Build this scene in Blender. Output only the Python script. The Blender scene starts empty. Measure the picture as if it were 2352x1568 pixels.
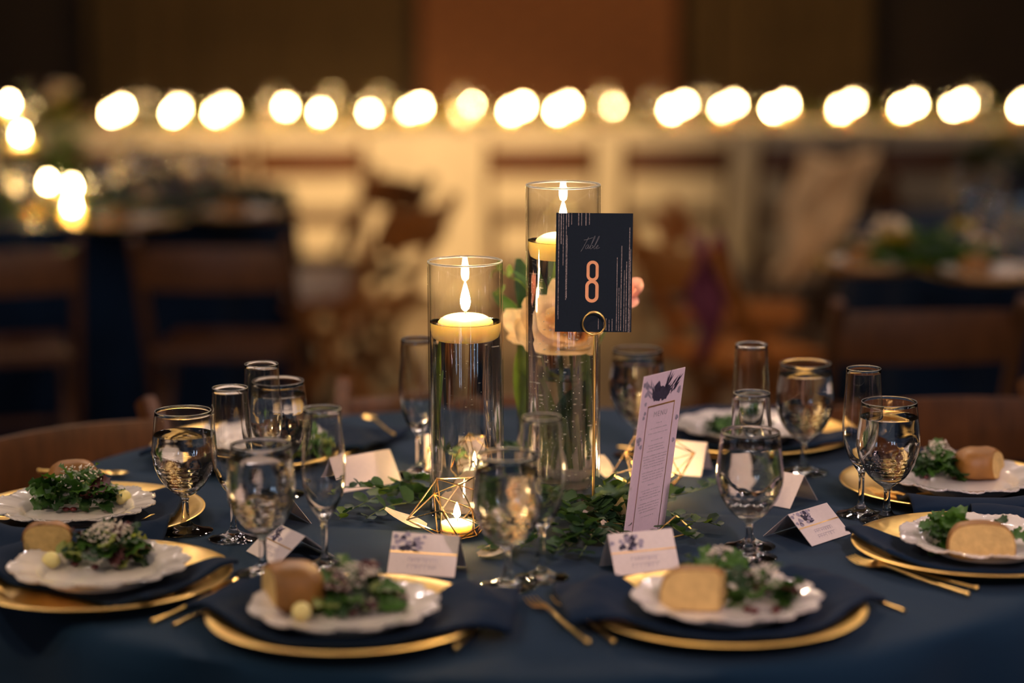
import bpy, bmesh, math, random
from mathutils import Vector, Matrix, Euler, noise
R = math.radians
PI = math.pi
random.seed(8)
C = bpy.context.scene.collection

# ------------------------------------------------------------------ camera
F, PITCH, ROLL, CZ = 5278.0, R(9.77), R(.257), 1.533
TZ = .75                                   # top of the tablecloth
cd = bpy.data.cameras.new('camera'); cam = bpy.data.objects.new('camera', cd); C.objects.link(cam)
cd.sensor_width = 36; cd.lens = F/2352*36
cam.location = (0, 0, CZ)
cam.matrix_world = Matrix.Translation((0, 0, CZ)) @ Matrix.Rotation(PI/2-PITCH, 4, 'X') @ Matrix.Rotation(-ROLL, 4, 'Z')
cd.dof.use_dof = True; cd.dof.focus_distance = 3.13; cd.dof.aperture_fstop = 1.3
cd.clip_end = 60
bpy.context.scene.camera = cam

# ------------------------------------------------------------------ world, lamps, exposure
sc = bpy.context.scene
w = bpy.data.worlds.new('world'); sc.world = w; w.use_nodes = True
w.node_tree.nodes['Background'].inputs[0].default_value = (.9, .6, .35, 1)
w.node_tree.nodes['Background'].inputs[1].default_value = .01
sc.view_settings.view_transform = 'Standard'; sc.view_settings.look = 'None'
sc.view_settings.gamma = 1; sc.view_settings.use_curve_mapping = False
sc.view_settings.exposure = 1.15
def lamp(kind, name, loc, tgt, energy, col, size=.3, spot=None, blend=.6):
    l = bpy.data.lights.new(name, kind); l.energy = energy; l.color = col
    if kind == 'AREA': l.shape = 'DISK'; l.size = size
    elif kind == 'SPOT': l.shadow_soft_size = size; l.spot_size = R(spot); l.spot_blend = blend
    else: l.shadow_soft_size = size
    o = bpy.data.objects.new(name, l); C.objects.link(o); o.location = loc
    if tgt is not None:
        o.rotation_euler = (Vector(tgt)-Vector(loc)).to_track_quat('-Z', 'Y').to_euler()
    return o
lamp('SPOT', 'wash_light', (1.5, -.6, 3.3), (.22, 3.3, .78), 170, (1, .72, .74), .08, 21, .9)
lamp('SPOT', 'warm_light', (-1.9, 1.2, 3.5), (-.05, 3.2, .78), 60, (1, .74, .45), .10, 32, .9)
lamp('SPOT', 'back_light', (.3, 6.6, 3.6), (0, 3.2, .75), 62, (1, .72, .48), .08, 34, .9)
lamp('SPOT', 'hall_light', (-.3, 5.5, 3.8), (-.55, 9.9, .45), 900, (1, .68, .34), .2, 36, 1)
lamp('SPOT', 'floor_light', (.9, 6.0, 3.9), (1.1, 6.8, .5), 55, (1, .60, .30), .2, 70, 1)
lamp('SPOT', 'wall_light', (0, 10.9, 3.8), (.15, 12.9, 1.6), 30, (1, .55, .22), .3, 110, 1)
for k in range(30):                        # unseen point lamps added round the hall to make the glassware sparkle
    a = R(-150+300*k/29); rr = 4.2+.7*math.sin(k*2.3)
    lamp('POINT', 'sparkle_point', (rr*math.sin(a), 3.1-rr*1.15*math.cos(a), 1.75+.45*math.sin(k*1.7)+(.5 if k % 3 == 0 else 0)), None, .6, (1, .84, .82), .035)
SPARK_DISCS = [(2.3*math.sin(R(30*k+12)), 3.1-2.2*math.cos(R(30*k+12)), 2.35+.35*(k % 3)) for k in range(12)]+[(-1.5, 7.7, 2.4), (1.9, 7.0, 2.4)]
for x, y, z in SPARK_DISCS:                       # unseen discs added above the tables for highlights in the glasses
    lamp('AREA', 'sparkle_disc', (x, y, z), (x*.5 if y > 6 else 0, y if y > 6 else 3.1, .8), 1.5 if y > 6 else (1.0 if y < 2 else 2.3), (1, .84, .80), .10)
for x, z in ((-2.6, 2.0), (-1.9, 2.0), (2.3, 2.1)):      # cool upright strips added behind the photographer for bar reflections in the glass
    o = lamp('AREA', 'cool_strip_light', (x, -4.9, z), (0, 3, 1), 5, (.55, .75, 1), .3); o.data.shape = 'RECTANGLE'; o.data.size = .22; o.data.size_y = 1.3
for k in range(44):                        # festoon bulbs strung under the roof, out of the frame
    row, t = divmod(k, 11); t = t/10
    lamp('POINT', 'festoon_light', ((-3.2+6.4*t), (1.9, 3.3, 4.7, 6.1)[row]+.2*math.sin(5*t+row), 2.75+.35*(2*t-1)**2), None, .75, (1, .80, .70), .035)

# ------------------------------------------------------------------ photo ray -> place in the hall
_M = cam.matrix_world.to_3x3()
def ray(px, py): return _M @ Vector(((px-1176)/F, -(py-784)/F, -1))
def G(px, py, z=0.0):                       # point on the table (z above the cloth)
    d = ray(px, py); t = (TZ+z-CZ)/d.z
    return Vector((d.x*t, d.y*t, TZ+z))
def W(px, py, dist):                        # point at distance dist down the hall
    d = ray(px, py); t = dist/d.y
    return Vector((d.x*t, dist, CZ+d.z*t))

# ------------------------------------------------------------------ materials
MAT = {}
def nt(name):
    m = bpy.data.materials.new(name); m.use_nodes = True; MAT[name] = m
    return m, m.node_tree, m.node_tree.nodes['Principled BSDF']
def pm(name, col, rough=.5, metal=0, var=.12, scale=40, bump=0, bscale=None, sub=0, subr=(.02, .012, .006), spec=.5, coat=0, sheen=0, trans=0, stretch=(1, 1, 1)):
    m, t, b = nt(name)
    n = t.nodes.new('ShaderNodeTexNoise'); n.inputs['Scale'].default_value = scale; n.inputs['Detail'].default_value = 3
    tc = t.nodes.new('ShaderNodeTexCoord'); mp = t.nodes.new('ShaderNodeMapping'); mp.inputs['Scale'].default_value = stretch
    t.links.new(tc.outputs['Object'], mp.inputs[0]); t.links.new(mp.outputs[0], n.inputs['Vector'])
    r = t.nodes.new('ShaderNodeValToRGB')
    r.color_ramp.elements[0].position = .3; r.color_ramp.elements[1].position = .7
    r.color_ramp.elements[0].color = tuple(c*(1-var) for c in col)+(1,)
    r.color_ramp.elements[1].color = tuple(min(1, c*(1+var)) for c in col)+(1,)
    t.links.new(n.outputs['Fac'], r.inputs[0]); t.links.new(r.outputs[0], b.inputs['Base Color'])
    b.inputs['Roughness'].default_value = rough; b.inputs['Metallic'].default_value = metal
    b.inputs['Specular IOR Level'].default_value = spec
    b.inputs['Subsurface Weight'].default_value = sub; b.inputs['Subsurface Radius'].default_value = subr; b.inputs['Subsurface Scale'].default_value = 1
    b.inputs['Coat Weight'].default_value = coat; b.inputs['Sheen Weight'].default_value = sheen
    b.inputs['Transmission Weight'].default_value = trans
    if bump:
        n2 = t.nodes.new('ShaderNodeTexNoise'); n2.inputs['Scale'].default_value = bscale or scale*3; n2.inputs['Detail'].default_value = 4
        t.links.new(mp.outputs[0], n2.inputs['Vector'])
        bp = t.nodes.new('ShaderNodeBump'); bp.inputs['Strength'].default_value = bump; bp.inputs['Distance'].default_value = .002
        t.links.new(n2.outputs['Fac'], bp.inputs['Height']); t.links.new(bp.outputs[0], b.inputs['Normal'])
    return m
def glass(name, ior, rough=0):
    m, t, b = nt(name); t.nodes.remove(b)
    g = t.nodes.new('ShaderNodeBsdfGlass'); g.inputs['IOR'].default_value = ior; g.inputs['Roughness'].default_value = rough
    g.inputs['Color'].default_value = (.99, .99, .99, 1)
    t.links.new(g.outputs[0], t.nodes['Material Output'].inputs[0]); return m
def thin(name, ior=1.5):
    m, t, b = nt(name); t.nodes.remove(b)
    f = t.nodes.new('ShaderNodeFresnel'); f.inputs[0].default_value = ior
    ge = t.nodes.new('ShaderNodeNewGeometry'); mr = t.nodes.new('ShaderNodeMapRange')
    mr.inputs['To Min'].default_value = ior; mr.inputs['To Max'].default_value = 1/ior
    t.links.new(ge.outputs['Backfacing'], mr.inputs['Value']); t.links.new(mr.outputs[0], f.inputs[0])
    a = t.nodes.new('ShaderNodeBsdfTransparent'); a.inputs[0].default_value = (.97, .97, .97, 1)
    g = t.nodes.new('ShaderNodeBsdfGlossy'); g.inputs['Roughness'].default_value = .02
    mx = t.nodes.new('ShaderNodeMixShader')
    t.links.new(f.outputs[0], mx.inputs[0]); t.links.new(a.outputs[0], mx.inputs[1]); t.links.new(g.outputs[0], mx.inputs[2])
    t.links.new(mx.outputs[0], t.nodes['Material Output'].inputs[0]); return m
def emit(name, col, s):
    m, t, b = nt(name); t.nodes.remove(b)
    e = t.nodes.new('ShaderNodeEmission'); e.inputs[0].default_value = col+(1,); e.inputs[1].default_value = s
    t.links.new(e.outputs[0], t.nodes['Material Output'].inputs[0]); return m
def leafmat(name, col, tl=.35, rough=.5):
    m = pm(name, col, rough, var=.3, scale=60); t = m.node_tree; b = t.nodes['Principled BSDF']
    tr = t.nodes.new('ShaderNodeBsdfTranslucent'); tr.inputs[0].default_value = (col[0]*1.6, col[1]*1.5, col[2]*.7, 1)
    mx = t.nodes.new('ShaderNodeMixShader'); mx.inputs[0].default_value = tl
    t.links.new(b.outputs[0], mx.inputs[1]); t.links.new(tr.outputs[0], mx.inputs[2])
    t.links.new(mx.outputs[0], t.nodes['Material Output'].inputs[0]); return m

GLASS = glass('clear_glass', 1.5, .035); RIMG = glass('rim_glass', 1.5, .3); WATER = glass('water', 1.33); VASEG = thin('vase_glass')
GOLD = pm('polished_gold', (.95, .62, .2), .3, 1, .06)
GOLDP = pm('brushed_gold_leaf', (.98, .60, .18), .34, 1, .12, 25, .15, 120)
WIRE = pm('gold_wire', (.85, .55, .22), .25, 1, .05)
CHINA = pm('ivory_china', (.72, .64, .58), .13, 0, .03, coat=.6)
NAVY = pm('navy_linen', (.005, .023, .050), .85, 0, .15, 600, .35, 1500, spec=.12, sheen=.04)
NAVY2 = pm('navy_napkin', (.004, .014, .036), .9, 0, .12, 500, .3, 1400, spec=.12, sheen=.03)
IVORYC = pm('ivory_tablecloth', (.62, .50, .33), .85, 0, .06, 8, .2, 60, sheen=.2)
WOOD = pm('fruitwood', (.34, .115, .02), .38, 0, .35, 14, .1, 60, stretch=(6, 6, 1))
WOODD = pm('shaded_fruitwood', (.105, .036, .009), .42, 0, .35, 14, .1, 60, stretch=(6, 6, 1))  # same chair wood with shade put into its colour, for the dimmer chairs
WAX = pm('candle_wax', (.96, .70, .32), .45, 0, .03, sub=1, subr=(.05, .04, .022))
WAXW = pm('tealight_wax', (.98, .86, .60), .45, 0, .02, sub=1, subr=(.03, .02, .01))
FLAME = emit('flame', (1, .66, .28), 380)
FLAMES = emit('tealight_flame', (1, .66, .28), 250)
FLAMEB = emit('far_flame', (1, .62, .25), 150)
WICK = pm('wick', (.05, .03, .02), .9)
PAPER = pm('blush_card', (.74, .62, .56), .7, 0, .03, 200)
PAPERM = pm('menu_card', (.74, .56, .62), .65, 0, .03, 200)
PAPERN = pm('navy_card', (.005, .011, .020), .7, 0, .1, 400, spec=.2)
COPPER = pm('copper_ink', (.83, .36, .16), .5, 0, .08)
FOIL = pm('foil_speckle', (.32, .25, .22), .45, .4, .9, 900)
INKP = pm('plum_ink', (.035, .028, .055), .7, 0, .4, 120)
INKG = pm('mauve_ink', (.33, .28, .34), .7, 0, .3, 120)
INKT = pm('grey_ink', (.36, .30, .32), .7)
INKS = pm('silver_script', (.22, .22, .24), .6)
GOLDF = pm('gold_foil', (.85, .52, .2), .3, 1)
EUC = [leafmat('eucalyptus_leaf', (.045, .10, .035)), leafmat('eucalyptus_young_leaf', (.12, .20, .03)), leafmat('eucalyptus_dark_leaf', (.02, .055, .025))]
STEM = pm('green_stem', (.12, .16, .04), .6)
SAL = [leafmat('salad_green', (.05, .13, .018)), leafmat('salad_dark_green', (.018, .055, .012)), leafmat('salad_red', (.07, .018, .02), .2), leafmat('salad_pale', (.28, .33, .10), .4)]
CRUST = pm('bread_crust', (.27, .11, .015), .5, 0, .3, 25, .3, 90)
CRUMB = pm('bread_crumb', (.62, .40, .14), .85, 0, .15, 90, .8, 260)
BUTTER = pm('butter', (.80, .66, .26), .45, 0, .04, 60, .3, 300, sub=.3)
CHEESE = pm('grated_cheese', (.72, .62, .52), .7)
BERRY = pm('dried_cranberry', (.10, .01, .012), .35)
PETAL = leafmat('cream_petal', (.78, .62, .48), .35, .6)
PETALP = leafmat('blush_petal', (.75, .42, .38), .3, .6)
BUBBLE = pm('air_bubble', (.95, .9, .75), .35, 0)
CONC = pm('polished_concrete', (.20, .14, .09), .42, 0, .25, 1.2, .05, 30)
WALL = pm('dark_plaster', (.035, .022, .014), .8, 0, .2, 2)
CEIL = pm('ceiling_boards', (.05, .035, .022), .8)
DRAPE = pm('olive_drape', (.16, .10, .035), .9, 0, .15, 3, sheen=.1)
BRICK = pm('red_brick', (.34, .135, .05), .85, 0, .25, 4, .4, 40)
MORTAR = pm('mortar', (.18, .09, .05), .9)
SHAWL = pm('cream_shawl', (.70, .50, .28), .8, 0, .1, 12, .3, 60)
PLUM = pm('plum_scarf', (.16, .025, .05), .8, 0, .1, 30, .3, 80)
ROSEP = pm('dusty_rose_bloom', (.55, .30, .26), .7)
CREAMB = pm('cream_bloom', (.66, .52, .34), .7)
YELB = pm('yellow_bloom', (.45, .34, .03), .7)
GREENB = leafmat('garland_green', (.07, .11, .03))
SEQ = pm('sequin_fabric', (.85, .66, .50), .28, .8, .3, 120, .8, 500)
STEEL = pm('table_metal', (.1, .1, .1), .4, 1)

# ------------------------------------------------------------------ mesh helpers
class MB:
    def __init__(s): s.v = []; s.f = []; s.m = []
    def add(s, vs, fs, mi=0):
        o = len(s.v); s.v += [tuple(v) for v in vs]; s.f += [tuple(i+o for i in f) for f in fs]; s.m += [mi]*len(fs)
    def box(s, c, d, rot=None, mi=0, bev=0):
        bm = bmesh.new(); bmesh.ops.create_cube(bm, size=1); bmesh.ops.scale(bm, vec=d, verts=bm.verts)
        if bev: bmesh.ops.bevel(bm, geom=bm.edges[:], offset=bev, segments=2, affect='EDGES')
        mt = Matrix.Translation(c) @ (rot.to_4x4() if rot is not None else Matrix.Identity(4))
        bmesh.ops.transform(bm, matrix=mt, verts=bm.verts)
        bm.verts.index_update()
        s.add([v.co for v in bm.verts], [[v.index for v in f.verts] for f in bm.faces], mi); bm.free()
    def bar(s, a, b, wx, wy, mi=0, bev=0):
        a = Vector(a); b = Vector(b); d = b-a
        s.box((a+b)/2, (wx, wy, d.length), d.to_track_quat('Z', 'Y').to_matrix(), mi, bev)
    def tube(s, pts, rad, n=6, mi=0):
        pts = [Vector(p) for p in pts]; k = len(pts); rad = rad if isinstance(rad, (list, tuple)) else [rad]*k
        vs = []; fs = []; up = Vector((0, 0, 1))
        for i, p in enumerate(pts):
            t = (pts[min(i+1, k-1)]-pts[max(i-1, 0)]).normalized()
            u = up if abs(t.dot(up)) < .95 else Vector((1, 0, 0))
            x = t.cross(u).normalized(); y = x.cross(t)
            for j in range(n):
                a = 2*PI*j/n; vs.append(p+(x*math.cos(a)+y*math.sin(a))*rad[i])
        for i in range(k-1):
            for j in range(n):
                fs.append((i*n+j, i*n+(j+1) % n, (i+1)*n+(j+1) % n, (i+1)*n+j))
        fs.append(tuple(range(n-1, -1, -1))); fs.append(tuple((k-1)*n+j for j in range(n)))
        s.add(vs, fs, mi)
    def lathe(s, prof, n=40, mod=None, mi=0, c=(0, 0, 0)):
        vs = []; fs = []; rings = []
        for r, z in prof:
            if r < 1e-6: rings.append([len(vs)]); vs.append((c[0], c[1], c[2]+z)); continue
            ring = []
            for j in range(n):
                a = 2*PI*j/n; rr, zz = (r, z) if mod is None else mod(a, r, z)
                ring.append(len(vs)); vs.append((c[0]+rr*math.cos(a), c[1]+rr*math.sin(a), c[2]+zz))
            rings.append(ring)
        for A, B in zip(rings, rings[1:]):
            for j in range(n):
                k = (j+1) % n
                if len(A) == 1 and len(B) == 1: break
                if len(A) == 1: fs.append((A[0], B[j], B[k]))
                elif len(B) == 1: fs.append((A[j], B[0], A[k]))
                else: fs.append((A[j], B[j], B[k], A[k]))
        s.add(vs, fs, mi)
    def grid(s, fn, nu, nv, mi=0):
        vs = [fn(i/nu, j/nv) for i in range(nu+1) for j in range(nv+1)]; k = nv+1
        s.add(vs, [(i*k+j, (i+1)*k+j, (i+1)*k+j+1, i*k+j+1) for i in range(nu) for j in range(nv)], mi)
    def ball(s, c, r, n=8, m=6, mi=0, sq=(1, 1, 1)):
        s_ = []
        for i in range(m+1):
            a = -PI/2+PI*i/m; s_.append((max(0, r*math.cos(a)), r*math.sin(a)))
        s_[0] = (0, -r); s_[-1] = (0, r)
        t = MB(); t.lathe(s_, n); s.add([(c[0]+x*sq[0], c[1]+y*sq[1], c[2]+z*sq[2]) for x, y, z in t.v], t.f, mi)
    def data(s, name, mats, smooth=True):
        me = bpy.data.meshes.new(name); me.from_pydata(s.v, [], s.f); me.update()
        for m in (mats if isinstance(mats, (list, tuple)) else [mats]): me.materials.append(m)
        for p, mi in zip(me.polygons, s.m): p.material_index = mi; p.use_smooth = smooth
        bm = bmesh.new(); bm.from_mesh(me); bmesh.ops.recalc_face_normals(bm, faces=bm.faces); bm.to_mesh(me); bm.free()
        if smooth:
            try: me.set_sharp_from_angle(angle=R(50))
            except Exception: pass
        return me
    def build(s, name, mats, parent=None, smooth=True, **k):
        return put(name, s.data(name, mats, smooth), parent, **k)
def put(name, me, parent=None, loc=(0, 0, 0), rot=(0, 0, 0), scale=None, label=None, cat=None, group=None, kind=None):
    o = bpy.data.objects.new(name, me); C.objects.link(o); o.location = loc; o.rotation_euler = rot
    if scale is not None: o.scale = scale if hasattr(scale, '__len__') else (scale,)*3
    if parent: o.parent = parent
    for a, b in (('label', label), ('category', cat), ('group', group), ('kind', kind)):
        if b: o[a] = b
    return o
def thing(name, label, cat, loc=(0, 0, 0), rz=0, group=None, rot=None):
    return put(name, None, None, loc, rot or (0, 0, rz), None, label, cat, group)
def struct(name, mb, mat, **k): return mb.build(name, mat, kind='structure', **k)
def solid(o, t, off=0):
    m = o.modifiers.new('solid', 'SOLIDIFY'); m.thickness = t; m.offset = off; return o
def crom(p, k=3):
    out = []
    for i in range(len(p)-1):
        a = p[max(i-1, 0)]; b = p[i]; c = p[i+1]; d = p[min(i+2, len(p)-1)]
        for j in range(k):
            t = j/k
            out.append(tuple(.5*((2*b[q])+(-a[q]+c[q])*t+(2*a[q]-5*b[q]+4*c[q]-d[q])*t*t+(-a[q]+3*b[q]-3*c[q]+d[q])*t**3) for q in range(len(b))))
    out.append(tuple(p[-1])); return out
def ring(rad, z, rr, n=64, m=8):
    vs = []; fs = []
    for i in range(n):
        a = 2*PI*i/n
        for j in range(m):
            c = 2*PI*j/m; q = rad+rr*math.cos(c); vs.append((q*math.cos(a), q*math.sin(a), z+rr*math.sin(c)))
    for i in range(n):
        for j in range(m): fs.append((i*m+j, ((i+1) % n)*m+j, ((i+1) % n)*m+(j+1) % m, i*m+(j+1) % m))
    return vs, fs
def nz(x, y, s=1, o=0): return noise.noise(Vector((x*s+o, y*s-o, o*.7)))

# ------------------------------------------------------------------ the hall
b = MB(); b.box((0, 4, -.05), (18, 20, .1)); struct('floor', b, CONC, smooth=False)
b = MB(); b.box((0, 13.1, 2.1), (18, .2, 4.2)); struct('wall_back', b, WALL, smooth=False)
b = MB(); b.box((0, -5.9, 2.1), (18, .2, 4.2)); struct('wall_front', b, WALL, smooth=False)
b = MB(); b.box((-8.9, 3.6, 2.1), (.2, 18.8, 4.2)); struct('wall_left', b, WALL, smooth=False)
b = MB(); b.box((8.9, 3.6, 2.1), (.2, 18.8, 4.2)); struct('wall_right', b, WALL, smooth=False)
b = MB(); b.box((0, 3.6, 4.25), (18, 19, .1)); struct('ceiling', b, CEIL, smooth=False)

# brick pier in the middle of the back wall
x0, x1 = W(962, 0, 12.8).x, W(1556, 0, 12.8).x
t = thing('brick_pier', 'wide orange-brown brick pier behind the middle of the long head table', 'brick wall', ((x0+x1)/2, 12.88, 0))
b = MB(); b.box((0, 0, 1.3), (x1-x0-.02, .2, 2.6)); b.build('mortar_core', MORTAR, t, smooth=False)
b = MB(); b.box((0, 0, 0), (.24, .05, .068), bev=.006); bd = b.data('brick', BRICK, False)
nb = 6; bw = (x1-x0)/nb; row = 0; z = .05
while z < 2.55:
    for k in range(nb+(row % 2)):
        xx = -(x1-x0)/2+bw*(k+.5-.5*(row % 2)); sx = 1
        if row % 2 and k == 0: xx += bw/4; sx = .5
        if row % 2 and k == nb: xx -= bw/4; sx = .5
        put('brick', bd, t, (xx, -.12+random.uniform(-.006, .006), z), scale=((bw-.012)/.24*sx, 1, 1))
    z += .08; row += 1
# drapes
def drape(x0, x1, lab):
    mb = MB(); n = max(6, int((x1-x0)/.16))
    def f(u, v):
        x = (x1-x0)*u; return (x, .055*math.sin(u*n*PI*2+.8*nz(u*4, v))+.02*nz(u*9, v*2), 3.6*v+.01)
    mb.grid(f, n*8, 4); t = thing('curtain', lab, 'curtain', (x0, 12.85, 0)); o = mb.build('fabric', DRAPE, t); solid(o, .004)
    q = MB(); q.tube([(-.05, 0, 3.62), (x1-x0+.05, 0, 3.62)], .018, 8); q.build('rod', STEEL, t)
drape(W(205, 0, 12.9).x, W(945, 0, 12.9).x, 'olive brown pleated curtain on the back wall left of the brick pier')
drape(W(1580, 0, 12.9).x, W(2000, 0, 12.9).x, 'olive brown pleated curtain on the back wall right of the brick pier')

# ------------------------------------------------------------------ tables and cloths
def round_table(x, y, r, lab, seed, folds=16, crease=False, detail=1, clab=None):
    t = thing('round_table', lab, 'table', (x, y, 0))
    b = MB(); b.lathe([(0, TZ-.03), (r-.01, TZ-.03), (r-.004, TZ-.018), (r-.01, TZ-.006), (0, TZ-.006)], 64); b.build('tabletop', WOODD, t)
    for k in range(4):
        a = PI/4+k*PI/2; b = MB(); b.tube([(r*.6*math.cos(a), r*.6*math.sin(a), 0), (r*.55*math.cos(a), r*.55*math.sin(a), TZ-.03)], .014, 8); b.build('leg', STEEL, t)
    mb = MB(); rings = [i/12*.985 for i in range(13)]
    if detail > 1: rings = [i/48*.985 for i in range(49)]
    na = 96 if detail == 1 else 256
    vs = [(0, 0, TZ)]; fs = []
    prof = [(rr*r, 0, 0) for rr in rings[1:]]+[(r*1.0, .004, .0), (r+.006, .012, .1), (r+.010, .035, .2)]
    for i in range(1, 15): prof.append((r+.012, .035+i/14*(TZ-.05), min(1, .2+i*.09)))
    for (rr, dz, fo) in prof:
        for j in range(na):
            a = 2*PI*j/na; x_ = math.cos(a); y_ = math.sin(a)
            f_ = fo*(.045*math.sin(folds*a+2.2*nz(x_*2, y_*2, 1, seed))+.03*nz(x_*3, y_*3, 1, seed+5))
            R_ = rr+(f_+.05*fo*dz/TZ if fo else 0)
            px_, py_ = R_*x_, R_*y_
            zz = TZ-dz
            if crease and dz <= .004:
                zz -= .0004
                for (cx, cy, ca) in ((-.15, -.30, .16), (.30, -.02, -.08), (0.05, .25, 1.5), (.55, .1, -.12)):
                    dd = abs(-(px_-cx)*math.sin(ca)+(py_-cy)*math.cos(ca)); zz += -.0012*math.exp(-(dd/.007)**2)
                zz += .0006*nz(px_, py_, 9, 3)
            vs.append((px_, py_, zz))
    for j in range(na): fs.append((0, 1+j, 1+(j+1) % na))
    for i in range(len(prof)-1):
        for j in range(na):
            k = (j+1) % na; fs.append((1+i*na+j, 1+(i+1)*na+j, 1+(i+1)*na+k, 1+i*na+k))
    mb.add(vs, fs); mb.build('tablecloth', NAVY if crease else NAVY2, None, loc=(x, y, 0), label=clab or lab.replace('round banquet table', 'cloth draped over the round table'), cat='tablecloth')
    return t
TC = Vector((.02, 3.14))
round_table(TC.x, TC.y, .755, 'round banquet table in the foreground, hidden under a dark blue cloth', 1, crease=True, detail=2, clab='dark navy blue cloth draped over the foreground round table')
LT = Vector((-1.46, 7.25)); RT = Vector((1.72, 6.27)); FT = Vector((2.45, 8.1))
round_table(LT.x, LT.y, .76, 'round table on the left behind the foreground table, under a navy cloth', 3, clab='navy cloth to the floor on the left background table')
round_table(RT.x, RT.y, .78, 'round table at the right edge behind the foreground table, under a blue cloth', 4, clab='blue cloth on the right background table with bread and greens')
round_table(FT.x, FT.y, .68, 'distant round table at the right edge near the head table, under a dark cloth', 5, clab='dark cloth on the distant right table with yellow flowers')

# long head table under an ivory cloth, its left end a little nearer
HA = R(1.6); HC = Vector((-.05, 10.15)); HL, HW = 3.4, .38
t = thing('head_table', 'long head table across the hall, hidden under a floor-length ivory cloth', 'table', (HC.x, HC.y, 0), HA)
b = MB(); b.box((0, 0, TZ-.03), (2*HL-.02, 2*HW-.02, .025)); b.build('tabletop', WOODD, t, smooth=False)
for sx in (-1, 0, 1):
    for sy in (-1, 1):
        b = MB(); b.tube([(sx*(HL-.2), sy*.28, 0), (sx*(HL-.2), sy*.28, TZ-.04)], .015, 8); b.build('leg', STEEL, t)
mb = MB()
def hc(u, v):
    x = -HL+2*HL*u
    if v < .45:
        q = v/.45; fo = (1-q); return (x, -HW-.004-.05*fo*(1+math.sin(x*13+2*nz(x, 0)))*.5, .02+(TZ-.02)*q)
    if v > .55: q = (1-v)/.45; return (x, HW+.004+.02*(1-q), .02+(TZ-.02)*q)
    return (x, -HW+2*HW*(v-.45)/.1, TZ)
mb.grid(hc, 200, 40); o = mb.build('tablecloth', IVORYC, None, loc=(HC.x, HC.y, 0), rot=(0, 0, HA), label='ivory floor-length cloth on the long head table across the hall', cat='tablecloth')

# ------------------------------------------------------------------ folding chairs
def chair_meshes(mat):
    d = {}
    for s in (-1, 1):
        b = MB(); b.bar((s*.205, -.20, .775), (s*.205, .20, 0), .026, .036, bev=.004); d['post', s] = b.data('post', mat, False)
        b = MB(); b.bar((s*.172, .16, .45), (s*.172, -.25, 0), .024, .034, bev=.004); d['leg', s] = b.data('leg', mat, False)
    def rail(z0, z1, yo, dep):
        b = MB()
        def f(u, v):
            x = -.20+.40*u; a = 2*PI*v
            return (x, yo-dep*(1-(x/.2)**2)+.009*math.cos(a), (z0+z1)/2+.006*(1-(x/.2)**2)*(1 if math.sin(a) > 0 else 0)+(z1-z0)/2*max(-1, min(1, 1.4*math.sin(a))))
        b.grid(f, 14, 12); return b.data('rail', mat)
    d['top'] = rail(.635, .745, -.165, .03)
    b = MB(); b.box((0, .03, .452), (.37, .36, .03), bev=.012); d['seat'] = b.data('seat', mat, False)
    b = MB(); b.tube([(-.2, .075, .235), (.2, .075, .235)], .011, 8); b.tube([(-.17, -.10, .165), (.17, -.10, .165)], .010, 8); d['str'] = b.data('stretcher', mat)
    return d
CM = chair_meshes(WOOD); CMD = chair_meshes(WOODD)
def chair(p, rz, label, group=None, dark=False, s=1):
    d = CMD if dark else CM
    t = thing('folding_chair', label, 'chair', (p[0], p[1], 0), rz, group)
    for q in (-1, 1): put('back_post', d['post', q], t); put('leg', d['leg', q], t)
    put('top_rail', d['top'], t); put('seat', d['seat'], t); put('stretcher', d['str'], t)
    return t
gh = 'chairs along the near side of the head table'
hx = [(200, 'first chair at the head table, far left behind the left table candles'), (459, 'chair at the head table seen over glasses of the left table'), (718, 'brown folding chair at the head table left of the bare ivory cloth'),
      (1238, 'brown folding chair at the head table just right of the bare ivory cloth'), (1545, 'brown folding chair at the head table right of the number card'),
      (1850, 'brown folding chair at the head table behind the cream shawl'), (2120, 'brown folding chair at the head table, far right beyond the shawl')]
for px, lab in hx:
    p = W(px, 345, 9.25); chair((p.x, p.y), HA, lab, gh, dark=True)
chair((W(492, 545, 6.02).x, 6.22), R(-3), 'wooden folding chair tucked at the left navy table, seen squarely from behind', dark=True)
chair((W(-60, 560, 5.9).x, 6.15), R(14), 'wooden folding chair cut by the left edge at the left navy table', dark=True)
chair((W(930, 470, 6.9).x-.12, 7.0), R(66), 'orange-brown folding chair turned sideways at right of the left navy table')
chair((W(800, 470, 7.6).x, 7.75), R(120), 'brown folding chair standing behind the sideways chair of the left table', dark=True)
chair((W(1610, 600, 5.9).x+.10, 6.05), R(-62), 'orange folding chair with a plum scarf, turned to the right background table')
chair((W(1760, 590, 6.5).x-.08, 6.75), R(-100), 'orange folding chair standing beyond the one with the plum scarf')
chair((W(2130, 700, 4.9).x, 5.1), R(3), 'dark folding chair at the right background table, wide rail facing the camera', dark=True)
chair((W(2010, 400, 8.0).x, 8.2), R(-40), 'brown folding chair with the cream shawl over its back', dark=True)
# chairs of the foreground table, on its far side
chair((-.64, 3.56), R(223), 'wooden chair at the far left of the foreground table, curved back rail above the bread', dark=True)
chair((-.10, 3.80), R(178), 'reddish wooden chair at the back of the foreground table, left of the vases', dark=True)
chair((.76, 3.75), R(194), 'wooden chair at the far right of the foreground table, wide rail above the golden roll', dark=True)

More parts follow.
